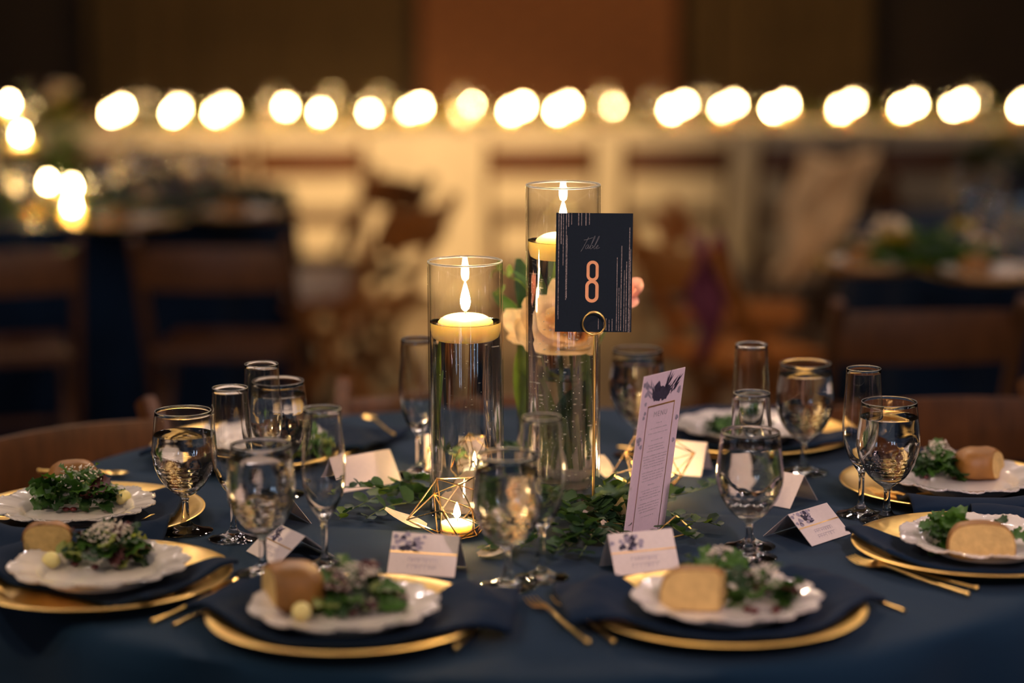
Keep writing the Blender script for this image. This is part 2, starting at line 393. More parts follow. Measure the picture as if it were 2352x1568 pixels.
# cloths hung over chairs
def hung(name, p, wd, h, mat, lab, rz, cat, sk=.0):
    mb = MB()
    def f(u, v):
        x = (u-.5)*wd*(1-.25*v+.1*math.sin(v*7)); a = v
        return (x+sk*v*h+.02*math.sin(v*9+u*3), -.035+.03*math.sin(u*16+v*2)-.05*v, -h*a+.02*math.cos(u*7))
    mb.grid(f, 24, 24)
    def g(u, v):
        x = (u-.5)*wd; return (x, -.035+.11*v, .02*math.cos(u*7)+.03*math.sin(PI*v)-.12*v*v)
    mb.grid(g, 24, 6)
    o = mb.build(name, mat, None, loc=p, rot=(0, 0, rz), label=lab, cat=cat); solid(o, .008); return o
p = W(1965, 355, 7.9); hung('shawl', (p.x-.05, p.y+.02, .80), .26, .42, SHAWL, 'cream shawl draped over a chair back at right, in front of the head table', R(-20), 'shawl', -.32)
p = W(1620, 620, 5.85); hung('scarf', (p.x+.01, p.y, .77), .08, .27, PLUM, 'plum red scarf hanging from an orange chair', R(-30), 'scarf', .14)
# sparkling clutch on the chair seat
p = W(755, 735, 6.95)
t = thing('clutch_bag', 'pale sequinned clutch bag on the seat of the sideways chair', 'bag', (p.x-.03, p.y, .468), R(20))
b = MB(); b.box((0, 0, .05), (.20, .05, .10), bev=.02); b.build('body', SEQ, t)
b = MB(); b.box((0, -.028, .065), (.19, .008, .06), bev=.003); fl_ = b.build('flap', SEQ, t)
b = MB(); b.ball((0, -.036, .045), .008); b.build('clasp', GOLD, fl_)

# ------------------------------------------------------------------ candles
def flame_mesh(h, r, mat):
    pr = crom([(0, 0), (r*.75, h*.12), (r, h*.3), (r*.72, h*.58), (r*.3, h*.85), (0, h)], 2)
    pr = [(max(0, a), z) for a, z in pr]; pr[0] = (0, 0); pr[-1] = (0, h)
    b = MB(); b.lathe(pr, 12); return b.data('flame', mat)
FL = flame_mesh(.040, .0070, FLAME); FLS = flame_mesh(.020, .0042, FLAMES); FLB = flame_mesh(.034, .0105, FLAMEB)
b = MB(); b.tube([(0, 0, 0), (.0005, 0, .006), (.001, 0, .009)], .0008, 6); WK = b.data('wick', WICK)
# background votive: thin glass cup, wax, flame
b = MB(); b.lathe([(0, 0), (.034, 0), (.037, .004), (.037, .11), (.0358, .11), (.0358, .006), (0, .006)], 24); VC = b.data('glass_cup', VASEG)
b = MB(); b.lathe([(0, .006), (.0345, .006), (.0345, .055), (.02, .053), (0, .052)], 24); VW = b.data('wax', WAX)
def votive(x, y, label, group, z=TZ, s=1, h=0):
    t = thing('votive_candle', label, 'candle', (x, y, z+.001), 0, group); t.scale = (s, s, s)
    put('glass_cup', VC, t, scale=(1, 1, 1+h)); put('wax', VW, t); put('wick', WK, t, (0, 0, .05)); put('flame', FLB, t, (0, 0, .058))
ORD = 'first second third fourth fifth sixth seventh eighth ninth tenth eleventh twelfth thirteenth fourteenth fifteenth sixteenth seventeenth eighteenth'.split()
heads = [(268, 248, 20, 20), (404, 243, 12, 20), (507, 240, 22, 22), (640, 233, 26, 24), (750, 238, 24, 22), (865, 232, 26, 28), (953, 236, 20, 24), (1071, 235, 22, 25),
         (1187, 230, 24, 24), (1293, 230, 22, 24), (1393, 230, 22, 24), (1557, 225, 26, 26), (1673, 225, 24, 24), (1791, 224, 26, 26), (1945, 217, 26, 24), (2087, 215, 24, 24), (2203, 215, 22, 24), (2352, 215, 10, 20)]
for i, (px, py, dx, dy) in enumerate(heads):
    for k in (0, 1):
        dd = 10.02 if k == 0 else 10.35
        qx = px+(-dx if k == 0 else dx)*.58
        p = W(qx, py, dd+(qx-1176)/F*dd*math.tan(HA)); v = Vector((p.x, p.y))
        votive(v.x, v.y, ('nearer' if k == 0 else 'farther')+' candle of the '+ORD[i]+' glowing pair from the left along the head table', 'pairs of candles along the head table')
# garland on the head table
t = thing('flower_garland', 'low garland of greenery and pale blooms running along the head table', 'garland', (HC.x, HC.y, TZ), HA)
mb = MB()
for k in range(2600):
    x = random.uniform(-2.7, 2.7); y = random.gauss(-.16, .07); z = abs(random.gauss(0, .035)); a = random.uniform(0, 2*PI); l = random.uniform(.02, .045)
    d = Vector((math.cos(a), math.sin(a), random.uniform(-.1, .8)))*l; s = Vector((-math.sin(a), math.cos(a), random.uniform(-.4, .4)))*l*.35; c = Vector((x, max(-.33, y), .012+z))
    mb.add([c, c+d*.5+s, c+d, c+d*.5-s], [(0, 1, 2, 3)])
mb.build('foliage', GREENB, t, kind='stuff')
def bloom_mesh(mat, n=14, seed=0):
    rnd = random.Random(seed); mb = MB()
    for k in range(n):
        a = k*2.4; tt = k/n; tilt = R(75-65*tt); rr = .3+.5*tt
        def f(u, v, a=a, tilt=tilt, rr=rr):
            w_ = (u-.5)*1.1*math.sin(PI*min(1, v*.85+.12)); L = v*.9
            x = w_; y = rr*.25+L*math.cos(tilt)+.1*v*v; z = L*math.sin(tilt)*.8+.18*w_*w_*2
            return (x*math.cos(a)-y*math.sin(a), x*math.sin(a)+y*math.cos(a), z)
        mb.grid(f, 4, 4)
    return mb.data('bloom', mat)
BM = [bloom_mesh(m, 12) for m in (ROSEP, CREAMB, YELB)]
for k in range(34):
    s = random.uniform(.035, .055)
    put('bloom', BM[random.choice((0, 0, 1, 1, 1, 2))], t, (-2.6+5.2*k/33+random.uniform(-.05, .05), random.uniform(-.3, -.1), .03+random.uniform(0, .03)), (random.uniform(.2, .9), 0, random.uniform(0, 6)), s)

# ------------------------------------------------------------------ glassware
gob_out = [(.0055, .018), (.0045, .034), (.0052, .046), (.013, .0525), (.026, .064), (.037, .082), (.0428, .102), (.0430, .120), (.0402, .146), (.0378, .1675)]
gob_in = [(.0370, .1675), (.0393, .146), (.0419, .120), (.0415, .102), (.0355, .085), (.0240, .0725), (.012, .0650), (0, .0632)]
flu_out = [(.0048, .016), (.0040, .036), (.0046, .058), (.009, .066), (.018, .080), (.0255, .101), (.0280, .122), (.0273, .148), (.0250, .180), (.0236, .207)]
flu_in = [(.0229, .207), (.0243, .180), (.0265, .148), (.0271, .122), (.0243, .103), (.0165, .085), (.008, .076), (0, .073)]
def stemware(out, inn, foot):
    pr = [(0, 0), (foot-.001, 0), (foot, .0012), (foot-.003, .0026), (foot*.62, .0042), (foot*.3, .0095)]
    o2 = crom([pr[-1]]+out, 3)[1:]
    if inn: i2 = crom(inn, 3); i2[-1] = (0, inn[-1][1])
    return pr+o2+[((out[-1][0]+inn[0][0])/2, out[-1][1]+.0006)]+[(max(0, r), z) for r, z in i2]
def optic(a, r, z):                         # pressed optic: rows of shallow dimples round the lower bowl
    if r < .012 or z < .054 or z > .112: return r, z
    for (ra, za), (rb, zb) in zip(GI, GI[1:]):
        if zb <= z <= za:
            if r < rb+(ra-rb)*(z-zb)/(za-zb+1e-9)+.0003: return r, z
            break
    k = math.sin(PI*(z-.054)/.058); return r+.00024*k*math.cos(a*16+(PI if int(z/.0085) % 2 else 0))*abs(math.sin(PI*z/.0085)), z
def dense(pr):
    out = [pr[0]]
    for p, q in zip(pr, pr[1:]):
        n_ = max(1, int(math.hypot(q[0]-p[0], q[1]-p[1])/.0016)) if .05 < p[1] < .115 and p[0] > .01 else 1
        out += [(p[0]+(q[0]-p[0])*i/n_, p[1]+(q[1]-p[1])*i/n_) for i in range(1, n_+1)]
    return out
GI = crom(gob_in, 3)
b = MB(); b.lathe(dense(stemware(gob_out, gob_in, .0365)), 96, optic)
GOB = b.data('glass', GLASS)
b = MB(); b.add(*ring(.0374, .1675, .0007, 48, 6)); GRIM = b.data('rim', RIMG)
b = MB(); b.lathe(stemware(flu_out, flu_in, .0340), 48)
b.add(*ring(.02325, .2068, .00062, 48, 6), 1); FLU = b.data('glass', [GLASS, RIMG])
_gi = crom(gob_in, 3)[::-1]
_w = {}
def water_mesh(level):
    level = round(level, 3)
    if level in _w: return _w[level]
    pr = [(0, _gi[0][1]-.0004)]; 
    for r, z in _gi[1:]:
        if z < level: pr.append((r+.0003, z-.0002 if z < .075 else z))
        else: break
    k = len([1 for r, z in _gi if z < level]); (ra, za), (rb, zb) = _gi[k-1], _gi[k]; q = (level-za)/(zb-za+1e-9)
    r = ra+(rb-ra)*q; pr += [(r+.0003, level+.0006), (r-.0012, level), (r*.5, level-.0001), (0, level-.0001)]
    b = MB(); b.lathe(pr, 48); _w[level] = b.data('water', WATER); return _w[level]
def goblet(px, py, level, label, group=None, sc_=1, rim=None):
    p = G(px, py); t = thing('water_goblet', label, 'glass', (p.x, p.y, TZ+.0006), random.uniform(0, 6), group); t.scale = (sc_,)*3
    put('glass', GOB, t); put('rim', GRIM, t); put('water', water_mesh(level), t); return t
def flute(px, py, label, group=None):
    p = G(px, py); t = put('champagne_flute', FLU, None, (p.x, p.y, TZ+.0006), (0, 0, random.uniform(0, 6)), None, label, 'glass', group); return t
gg = 'water goblets on the foreground table'; gf = 'empty flutes on the foreground table'
goblet(428, 1221, .135, 'water goblet at far left beside the gold charger, clear of other glasses', gg)
goblet(605, 1318, .150, 'full water goblet second from left, in front of a flute, behind the front plate', gg)
goblet(643, 1136, .148, 'water goblet behind the left cluster of glasses, candle glint on its water', gg)
goblet(1166, 1348, .147, 'blurred water goblet at front centre, covering the gold wire candle holder', gg)
goblet(1720, 1282, .148, 'full water goblet right of the menu, in front of a flute', gg)
goblet(2036, 1197, .146, 'sharp full water goblet at right between the two gold chargers', gg)
goblet(1846, 1086, .150, 'water goblet at the back right beside a tall flute', gg)
goblet(1463, 1047, .147, 'blurred water goblet at the back between number card and menu', gg)
flute(537, 1238, 'empty flute between the two left water goblets', gf)
flute(608, 1166, 'empty flute at the back of the left cluster of glasses', gf)
flute(747, 1302, 'empty flute at left centre, right of the full goblet and folded card', gf)
flute(1245, 1328, 'empty flute just right of the blurred centre goblet', gf)
flute(1722, 1262-6, 'empty flute directly behind the full goblet right of the menu', gf)
flute(1722, 1108, 'tall blurred flute at the back right, left of a water goblet', gf)
flute(1977, 1182, 'sharp empty flute at right beside the full goblet', gf)
flute(962, 1090, 'blurred flute at the back, left of the short candle vase', gf)

# ------------------------------------------------------------------ centre vases
def vase(x, y, r, h, lab, level, candle=True):
    t = thing('cylinder_vase', lab, 'vase', (x, y, TZ+.0006))
    b = MB(); b.lathe([(r, .012), (r, h-.001), (r-.0005, h), (r-.0022, h), (r-.0027, h-.001), (r-.0027, .012)], 64); b.build('glass_wall', VASEG, t)
    b = MB(); b.lathe([(0, 0), (r-.002, 0), (r, .003), (r, .0115), (0, .0115)], 64); b.build('glass_base', GLASS, t)
    b = MB(); n = 64
    b.add(*ring(r-.0013, h, .0015)); b.build('rim', RIMG, t)
    b = MB(); b.lathe([(0, .0121), (r-.0029, .0121), (r-.0029, level+.0008), (r-.004, level), (0, level)], 64); b.build('water', WATER, t)
    return t
def floating(x, y, z, lab, r=.0375):
    t = thing('floating_candle', lab, 'candle', (x, y, z))
    b = MB(); pr = crom([(0, -.0250), (r*.80, -.0250), (r*.95, -.016), (r, -.003), (r*.985, .0018), (r*.75, .0078), (r*.4, .0105), (0, .0108)], 3); pr = [(max(0, a), c) for a, c in pr]; pr[0] = (0, -.025); pr[-1] = (0, .0108)
    b.lathe(pr, 48); b.build('wax', WAX, t); put('wick', WK, t, (0, 0, .010)); put('flame', FL, t, (0, 0, .0165))
VS = Vector((-.064, 3.126)); VT = Vector((.0715, 3.160)); V3 = Vector((.066, 3.345))
t = vase(VS.x, VS.y, .0519, .356, 'shorter tall glass cylinder filled with water, left of the number card', .272)
b = MB()
for k in range(70):
    a = random.uniform(0, 2*PI); b.ball((.0480*math.cos(a), .0480*math.sin(a), random.uniform(.03, .24)), random.uniform(.0004, .0008), 5, 4)
b.build('air_bubbles', BUBBLE, t, kind='stuff')
floating(VS.x, VS.y, TZ+.2726, 'lit floating candle in the shorter glass cylinder left of the number card')
t = vase(VT.x, VT.y, .0519, .457, 'tallest glass cylinder filled with bubbly water, behind the number card', .380)
b = MB()
for k in range(480):
    a = random.uniform(0, 2*PI); b.ball((.0478*math.cos(a), .0478*math.sin(a), random.uniform(.02, .35)), random.uniform(.0004, .0010), 5, 4)
b.build('air_bubbles', BUBBLE, t, kind='stuff')
floating(VT.x, VT.y, TZ+.3806, 'lit floating candle in the tallest glass cylinder, half behind the number card')
t = vase(V3.x, V3.y, .0590, .208, 'short wide glass vase of water holding the cream blooms, behind the tallest cylinder', .16)

# flowers in the third vase
def petal_data(w_, l, cup, mat, seed=0):
    b = MB()
    def f(u, v):
        ww = w_*math.sin(PI*(.10+.82*v))**.7; x = (u-.5)*ww
        return (x, l*v, cup*(v*v*l*1.2)+x*x*8*(1-v*.3)+.0015*math.sin(u*9+v*5+seed))
    b.grid(f, 8, 8); return b.data('petal', mat)
PET = petal_data(.05, .06, .35, PETAL); PET2 = petal_data(.05, .055, .35, PETALP, 2)
BO = Vector((V3.x, V3.y, TZ+.0125))
bq = thing('flower_bouquet', 'bouquet of cream and blush blooms with broad green leaves standing in the wide vase', 'flowers', BO)
def bloom(name, p, s, pd, lab, rot, n=16):
    b = MB(); b.ball((0, 0, .004*s), .007*s, 10, 8); t = b.build(name, CREAMB, bq, loc=Vector(p)-BO, rot=rot, label=lab)
    for k in range(n):
        q = k/n; put('petal', pd, t, rot=(R(80-75*q**.8), 0, k*2.4), scale=s*(.65+.45*q))
    return t
pb = W(1262, 752, 3.33); bloom('cream_bloom', pb, 1.25, PET, 'large cream bloom', (R(62), 0, R(12)))
pb = W(1228, 745, 3.36); bloom('cream_bloom', pb+Vector((-.004, 0, -.012)), .75, PET, 'small cream bloom', (R(50), R(-40), 0), 9)
pb = W(1430, 672, 3.36); bloom('blush_bloom', pb, .62, PET2, 'blush pink bloom', (R(58), R(12), 0), 13)
def leaf_data(w_, l, mat, cup=.3, n=6, fold=1.0):
    b = MB()
    def f(u, v):
        ww = w_*math.sin(PI*(.04+.92*v))**.75; x = (u-.5)*ww
        return (x, l*v, -cup*l*v*v+abs(x)*.25*fold)
    b.grid(f, 4, n); return b.data('leaf', mat)
# stems and big leaves of the arrangement
t = bq
BL = [leaf_data(.04, .12, m, .25, 8) for m in (SAL[0], SAL[1], EUC[1])]
for (a, tp) in (((-.02, .01, .01), W(1262, 752, 3.35)), ((.015, -.01, .01), W(1240, 742, 3.37)), ((.02, .02, .01), W(1425, 690, 3.36)), ((-.01, -.02, .01), W(1290, 640, 3.38)), ((0, 0, .01), W(1310, 660, 3.34))):
    tp = Vector(tp)-Vector((V3.x, V3.y, TZ+.0125)); a = Vector(a); m_ = (a+tp)/2+Vector((a.x*.3, 0, -.01))
    if abs(tp.x) > .045: m_.x = tp.x*.35
    b = MB(); b.tube(crom([tuple(a), tuple(m_), tuple(tp)], 4), .0028, 8); b.build('stem', STEM, t)
for k, (x_, y_, z_, rx, rz, s) in enumerate(((-.03, 0, .02, 1.35, .5, 1.1), (.0, .01, .03, 1.45, 2.9, 1), (.03, 0, .01, 1.5, -.4, 1.2), (-.01, 0, .22, 1.2, .2, .8), (-.035, .01, .2, 1.35, .4, 1.0), (.01, .02, .23, 1.4, -.3, .8), (-.02, -.01, .25, 1.0, 1.2, .6), (.02, .01, .05, 1.4, 1.9, .9), (-.04, 0, .06, 1.5, .1, 1.2))):
    put('broad_leaf', BL[k % 3], t, (x_, y_, z_), (rx, 0, rz), s)
for k, (px_, py_, rx, ry, s_) in enumerate(((1225, 700, 1.5, .5, .75), (1262, 705, 1.45, -.3, .8), (1300, 700, 1.5, .2, .8), (1335, 690, 1.4, -.5, .75), (1245, 690, 1.35, 1.2, .7), (1320, 700, 1.5, .9, .7), (1200, 730, 1.4, -.9, .5))):
    put('broad_leaf', BL[(0, 1, 1)[k % 3]], t, W(px_, py_, 3.375)-BO, (rx, ry, 0), s_)
# curling tendril
p = W(1150, 655, 3.34)
t = thing('tendril', 'thin yellow-green curling tendril between the two candle cylinders', 'tendril', p)
b = MB(); b.tube(crom([(.055, .01, -.03), (.03, 0, .004), (.012, 0, .012), (.0, 0, .022), (-.012, 0, .02), (-.014, 0, .012)], 5), .0009, 6); b.build('stem', EUC[1], t)
for (x_, z_, a_) in ((.012, .012, .2), (0, .02, -.4), (.006, 0, 2.5)): put('leaf', leaf_data(.010, .020, EUC[1]), t, (x_, 0, z_), (1.3, a_, a_))

# ------------------------------------------------------------------ eucalyptus
def round_leaf(mat, seed):
    rnd = random.Random(seed); b = MB(); n = 12; vs = [(0, .5, .02)]; fs = []
    for k in range(n):
        a = 2*PI*k/n-PI/2; rr = .5*(1+.06*rnd.uniform(-1, 1)); vs.append((rr*.92*math.cos(a), .5+rr*math.sin(a), .09*abs(math.cos(a))+.05*rnd.uniform(-1, 1)))
    for k in range(n): fs.append((0, 1+k, 1+(k+1) % n))
    b.add(vs, fs); return b.data('leaf', mat)
RL = [round_leaf(EUC[i % 3], i) for i in range(9)]
def sprig(pts, n, size, label, lift=.004, mats=(0, 2), group=None, spread=1.0):
    pts = [Vector(p) for p in pts]; o = pts[0]
    t = thing('eucalyptus_sprig', label, 'eucalyptus', o, group=group)
    pth = [Vector(q) for q in crom([tuple(p-o) for p in pts], 5)]
    k = len(pth); b = MB(); b.tube(pth, [.0011*(1-.6*i/k) for i in range(k)], 6); b.build('stem', STEM, t)
    for i in range(n):
        q = (i+.7)/(n+.2)*(k-1); a = int(q); a = min(a, k-2); c = pth[a].lerp(pth[a+1], q-a); d = (pth[a+1]-pth[a]).normalized()
        yaw = math.atan2(d.y, d.x)-PI/2
        for sgn in (-1, 1):
            s = size*(1.1-.55*i/n)*random.uniform(.8, 1.15)
            m = random.choice([j for j in range(9) if j % 3 in mats])
            put('leaf', RL[m], t, c, (random.uniform(-.15, .9)*spread, random.uniform(-.4, .4), yaw+sgn*random.uniform(.7, 1.5)), s)
    return t
def GP(l, z=.006): return [G(a, b_, z+(c if (c := (0)) else 0)) for a, b_ in l]
def GZ(l): return [G(a, b_, c) for a, b_, c in l]
sprig(GZ([(985, 1128, .012), (930, 1118, .02), (880, 1135, .014), (810, 1168, .01), (780, 1192, .006)]), 9, .026, 'eucalyptus sprig reaching left from the short vase to the blush card', mats=(0, 2, 1))
sprig(GZ([(1000, 1140, .006), (930, 1128, .02), (860, 1118, .03), (800, 1120, .02)]), 8, .024, 'upper eucalyptus sprig lying left of the short vase, below the blush card')
sprig(GZ([(990, 1150, .006), (900, 1160, .012), (840, 1190, .008)]), 6, .024, 'lower left eucalyptus sprig, tip nearest the left flute')
sprig(GZ([(1000, 1110, .01), (960, 1100, .03), (915, 1112, .024)]), 5, .022, 'short eucalyptus sprig behind the left garland, tip by a card')
front = [((1290, 1170, .02), (1240, 1215, .02), (1195, 1260, .008)), ((1330, 1190, .02), (1300, 1235, .02), (1270, 1275, .008)), ((1380, 1190, .02), (1360, 1230, .02), (1330, 1280, .006)),
         ((1400, 1150, .03), (1430, 1190, .02), (1425, 1235, .008)), ((1250, 1150, .03), (1210, 1180, .02), (1160, 1245, .008)), ((1300, 1150, .03), (1320, 1200, .03), (1390, 1250, .006)),
         ((1280, 1130, .03), (1260, 1180, .035), (1230, 1240, .01)), ((1350, 1150, .04), (1380, 1180, .03), (1450, 1200, .01)), ((1220, 1180, .01), (1180, 1220, .02), (1120, 1262, .006)),
         ((1420, 1120, .03), (1450, 1150, .02), (1500, 1170, .008)), ((1340, 1170, .03), (1345, 1210, .03), (1300, 1262, .006)), ((1390, 1110, .03), (1400, 1150, .04), (1440, 1210, .01))]
fl = ['at the front left foot of the tallest cylinder', 'under the number card stand, pointing forward', 'right of the card stand, pointing forward', 'just left of the menu foot', 'behind the centre goblet', 'crossing in front of the card stand',
      'hugging the front of the tallest cylinder', 'curving from the card stand to the menu', 'with its tip beside the wire candle holder', 'running behind the menu', 'low in the dark middle of the garland', 'highest beside the menu edge']
for pts, l in zip(front, fl): sprig(GZ(pts), 8, .027, 'dark eucalyptus sprig '+l, mats=(0, 2))
sprig(GZ([(1480, 1150, .01), (1560, 1135, .016), (1620, 1120, .016), (1665, 1100, .01)]), 8, .022, 'eucalyptus sprig reaching right from behind the menu', mats=(0, 2))
sprig(GZ([(1530, 1170, .006), (1570, 1195, .014), (1620, 1198, .012), (1655, 1208, .01)]), 5, .021, 'thin eucalyptus sprig on the blue cloth right of the menu foot', mats=(0, 1, 2))
sprig(GZ([(1530, 1200, .006), (1570, 1225, .016), (1600, 1238, .01)]), 4, .024, 'short eucalyptus sprig beside the gold clip at the menu foot', mats=(0, 2))
sprig([G(1395, 1130, .01), G(1400, 1130, .05), G(1412, 1130, .085), G(1415, 1130, .115), G(1422, 1130, .145)], 6, .030, 'upright eucalyptus sprig glowing green between card stand and menu', mats=(0, 1), spread=1.4)
sprig([G(1420, 1160, .01), G(1445, 1150, .03), G(1470, 1140, .05)], 4, .024, 'eucalyptus sprig lit yellow beside the right wire holder', mats=(1,))
sprig([G(1150, 1040, .01), G(1180, 1030, .03), G(1200, 1030, .05)], 5, .028, 'eucalyptus sprig standing behind the two cylinders', mats=(0, 2))
sprig([G(1060, 1050, .01), G(1090, 1040, .03), G(1120, 1030, .06)], 5, .028, 'eucalyptus sprig behind the short cylinder', mats=(0, 2))

# loose petals
def loose(px, py, rz, s, lab, rx=0, ry=0):
    p = G(px, py, .003); put('rose_petal', petal_data(.045, .06, .3, PETAL, px), None, p, (rx, ry, rz), s, lab, 'petal', 'cream petals lying on the tablecloth')
loose(978, 1208, R(80), .95, 'long curled cream petal left of the front wire candle holder', .05)
loose(1100, 1275, R(-70), .9, 'cream petal on the cloth in front of the wire holder, right of the folded card', 0)
loose(1370, 1232, R(20), .7, 'cream petal in the dark leaves under the card stand', .6)
loose(1408, 1215, R(-40), .7, 'cream petal upright in the leaves at the left of the menu foot', .9)
loose(1432, 1238, R(70), .6, 'small cream petal touching the bottom corner of the menu', .3)
loose(1085, 1165, R(10), .9, 'broad blush petal standing behind the front wire holder', 1.15)
loose(1035, 1190, R(-10), .7, 'cream petal inside the glow of the front wire holder', .5)
loose(1400, 1095, R(30), .6, 'pale petal beside the right rim of the tallest cylinder foot', .5)

# ------------------------------------------------------------------ geometric wire holders with tealights
def holder(px, py, s, rz, lab, tl, tilt=0):
    p = G(px, py); t = thing('wire_candle_holder', lab, 'candle holder', (p.x, p.y, TZ+.0015), rz)
    bot = [Vector((.026*math.cos(a), .026*math.sin(a), 0)) for a in [R(60*k+30) for k in range(6)]]
    mid = [Vector((.047*math.cos(a)*(1.28 if k in (0, 3) else 1), .047*math.sin(a), .030+.010*(-1)**k)) for k, a in enumerate([R(60*k) for k in range(6)])]
    top = [Vector((.026*math.cos(a), .026*math.sin(a), .066)) for a in [R(120*k+30) for k in range(3)]]
    E_ = []
    for k in range(6):
        E_ += [(bot[k], bot[(k+1) % 6]), (bot[k], mid[k]), (bot[k], mid[(k+1) % 6]), (mid[k], mid[(k+1) % 6])]
    for k in range(3):
        E_ += [(top[k], top[(k+1) % 3])]+[(top[k], mid[(2*k+j) % 6]) for j in (0, 1, 2)]
    b = MB()
    for a, c in E_: b.tube([a*s, c*s], .0010, 6)
    for v in bot+mid+top: b.ball(v*s, .0016, 6, 4)
    b.build('wire_frame', WIRE, t)
    b = MB()
    b.lathe([(0, .001), (.020*s, .001), (.020*s, .0022), (0, .0022)], 20); b.build('base_disc', WIRE, t)
    q = thing('tealight', tl, 'candle', (p.x, p.y, TZ+.0046), 0); q.scale = (1.12,)*3
    b = MB(); b.lathe([(0, 0), (.0185, 0), (.0195, .001), (.0200, .014), (.0194, .014), (.0188, .002), (0, .002)], 28); b.build('cup', VASEG, q)
    b = MB(); b.lathe([(0, .0022), (.0184, .0022), (.0190, .012), (.012, .0116), (0, .0118)], 28); b.build('wax', WAXW, q)
    put('wick', WK, q, (0, 0, .009)); put('flame', FLS, q, (0, 0, .0165))
holder(1050, 1228, 1.12, R(8), 'gold wire geometric candle holder in front of the short cylinder', 'lit tealight in the front wire holder')
holder(1050, 1098, 1.0, R(40), 'gold wire geometric candle holder seen through the foot of the short cylinder', 'lit tealight behind the short cylinder')
holder(1500, 1118, 1.1, R(20), 'gold wire geometric candle holder half hidden behind the menu', 'lit tealight behind the menu')

# ------------------------------------------------------------------ table number card and its stand
p = W(1364, 626, 3.068)
card = thing('table_number_card', 'tall navy card with a copper figure 8 held in a gold ring stand', 'card', p, rot=(R(-4), R(1.0), R(2)))
CW, CH = .1035, .1605
b = MB(); b.box((0, 0, 0), (CW, .0008, CH)); b.build('card', PAPERN, card, smooth=False)
def flat(mb, x0, x1, z0, z1, y=-.0006): mb.add([(x0, y, z0), (x1, y, z0), (x1, y, z1), (x0, y, z1)], [(0, 1, 2, 3)])
b = MB()
K = 1/F*3.068
def cx(px): return (px-1366)*K
def cz(py): return (626-py)*K
for (px, ya, yb, w_) in ((1283.5, 488, 726, 1.6), (1289, 488, 560, 2.0), (1294, 488, 610, 1.2), (1301, 488, 690, 1.3), (1306, 488, 520, 1.8), (1313, 488, 515, 1.2), (1329, 488, 517, 1.6), (1336, 488, 517, 1.3), (1346, 488, 517, 1.8), (1354, 488, 515, 1.3),
                         (1284, 560, 735, 1.1), (1303, 540, 686, 1.2), (1420, 590, 760, 1.3), (1430, 563, 760, 1.6), (1437, 620, 762, 1.3), (1442, 600, 762, 1.6), (1448, 520, 764, 1.6), (1451, 570, 764, 1.1), (1410, 733, 762, 1.3), (1403, 735, 762, 1.3), (1396, 732, 760, 1.1), (1378, 733, 758, 1.1), (1390, 740, 760, 1.1), (1425, 660, 762, 1.1)):
    flat(b, cx(px)-w_*K/2, cx(px)+w_*K/2, cz(yb), cz(ya))
b.build('foil_stripes', FOIL, card, smooth=False, label='fine speckled foil stripes down both sides of the card')
def stad(mb, xc, zc, w_, h, th, y=-.0007):
    def o(w, h, n=7):
        r = w/2*.98; pts = []
        for (sx, sz, a0) in ((1, 1, 0), (-1, 1, PI/2), (-1, -1, PI), (1, -1, 1.5*PI)):
            for k in range(n): a = a0+PI/2*k/(n-1); pts.append((xc+sx*(w/2-r)+r*math.cos(a), y, zc+sz*(h/2-r)+r*math.sin(a)))
        return pts
    A = o(w_, h); B = o(w_-2*th, h-2*th); n = len(A)
    mb.add(A+B, [(i, (i+1) % n, n+(i+1) % n, n+i) for i in range(n)])
b = MB(); stad(b, cx(1363), cz(622), 28*K, 48*K, 7*K); stad(b, cx(1362), cz(669), 31*K, 53*K, 7.6*K, -.0008); b.build('figure_eight', COPPER, card, smooth=False, label='copper figure 8')
def script(mb, strokes, x0, z0, s, rr):
    for st in strokes:
        pts = [(x0+(x+.32*y)*s, -.0009, z0+y*s) for x, y in st]; mb.tube(crom(pts, 4), rr, 4)
tbl = [[(0, -.25), (.12, .2), (.3, 1.15)], [(-.08, .85), (.25, .92), (.7, 1.1)], [(.55, .38), (.38, .36), (.32, .08), (.48, .03), (.58, .36), (.56, .06), (.7, .08)],
       [(.7, .08), (.92, 1.1), (.82, 1.15), (.78, .1), (.95, .05), (1.0, .3), (.86, .34)], [(.95, .1), (1.15, .3), (1.32, 1.15), (1.22, 1.12), (1.15, .08), (1.3, .06)], [(1.3, .12), (1.48, .22), (1.45, .38), (1.34, .2), (1.42, .02), (1.7, .15)]]
b = MB(); script(b, tbl, cx(1337), cz(571), 24*K, .00022); b.build('script_lettering', INKS, card, label='pale handwritten word Table')
# stand
st = thing('card_stand', 'slim gold stand with a ring clip holding the number card', 'card stand', G(1362, 1216))
base = Vector(st.location); rc = W(1364, 742, 3.060)-base
b = MB(); b.lathe([(0, 0), (.022, 0), (.022, .003), (.018, .005), (0, .0055)], 32); b.build('foot', GOLD, st)
b = MB(); b.tube([(0, 0, .004), (rc.x+.001, rc.y, rc.z-.017)], .0019, 10); b.build('rod', GOLD, st)
b = MB()
for yy in (-.003, .0045):
    vs, fs = ring(.0152, 0, .0012, 40, 8); b.add([(rc.x+x, rc.y+z+yy, rc.z+y) for x, y, z in vs], fs)
b.tube([(rc.x-.007, rc.y-.003, rc.z-.0145), (rc.x+.007, rc.y+.003, rc.z-.0145)], .0017, 8)
b.build('ring_clip', GOLD, st)

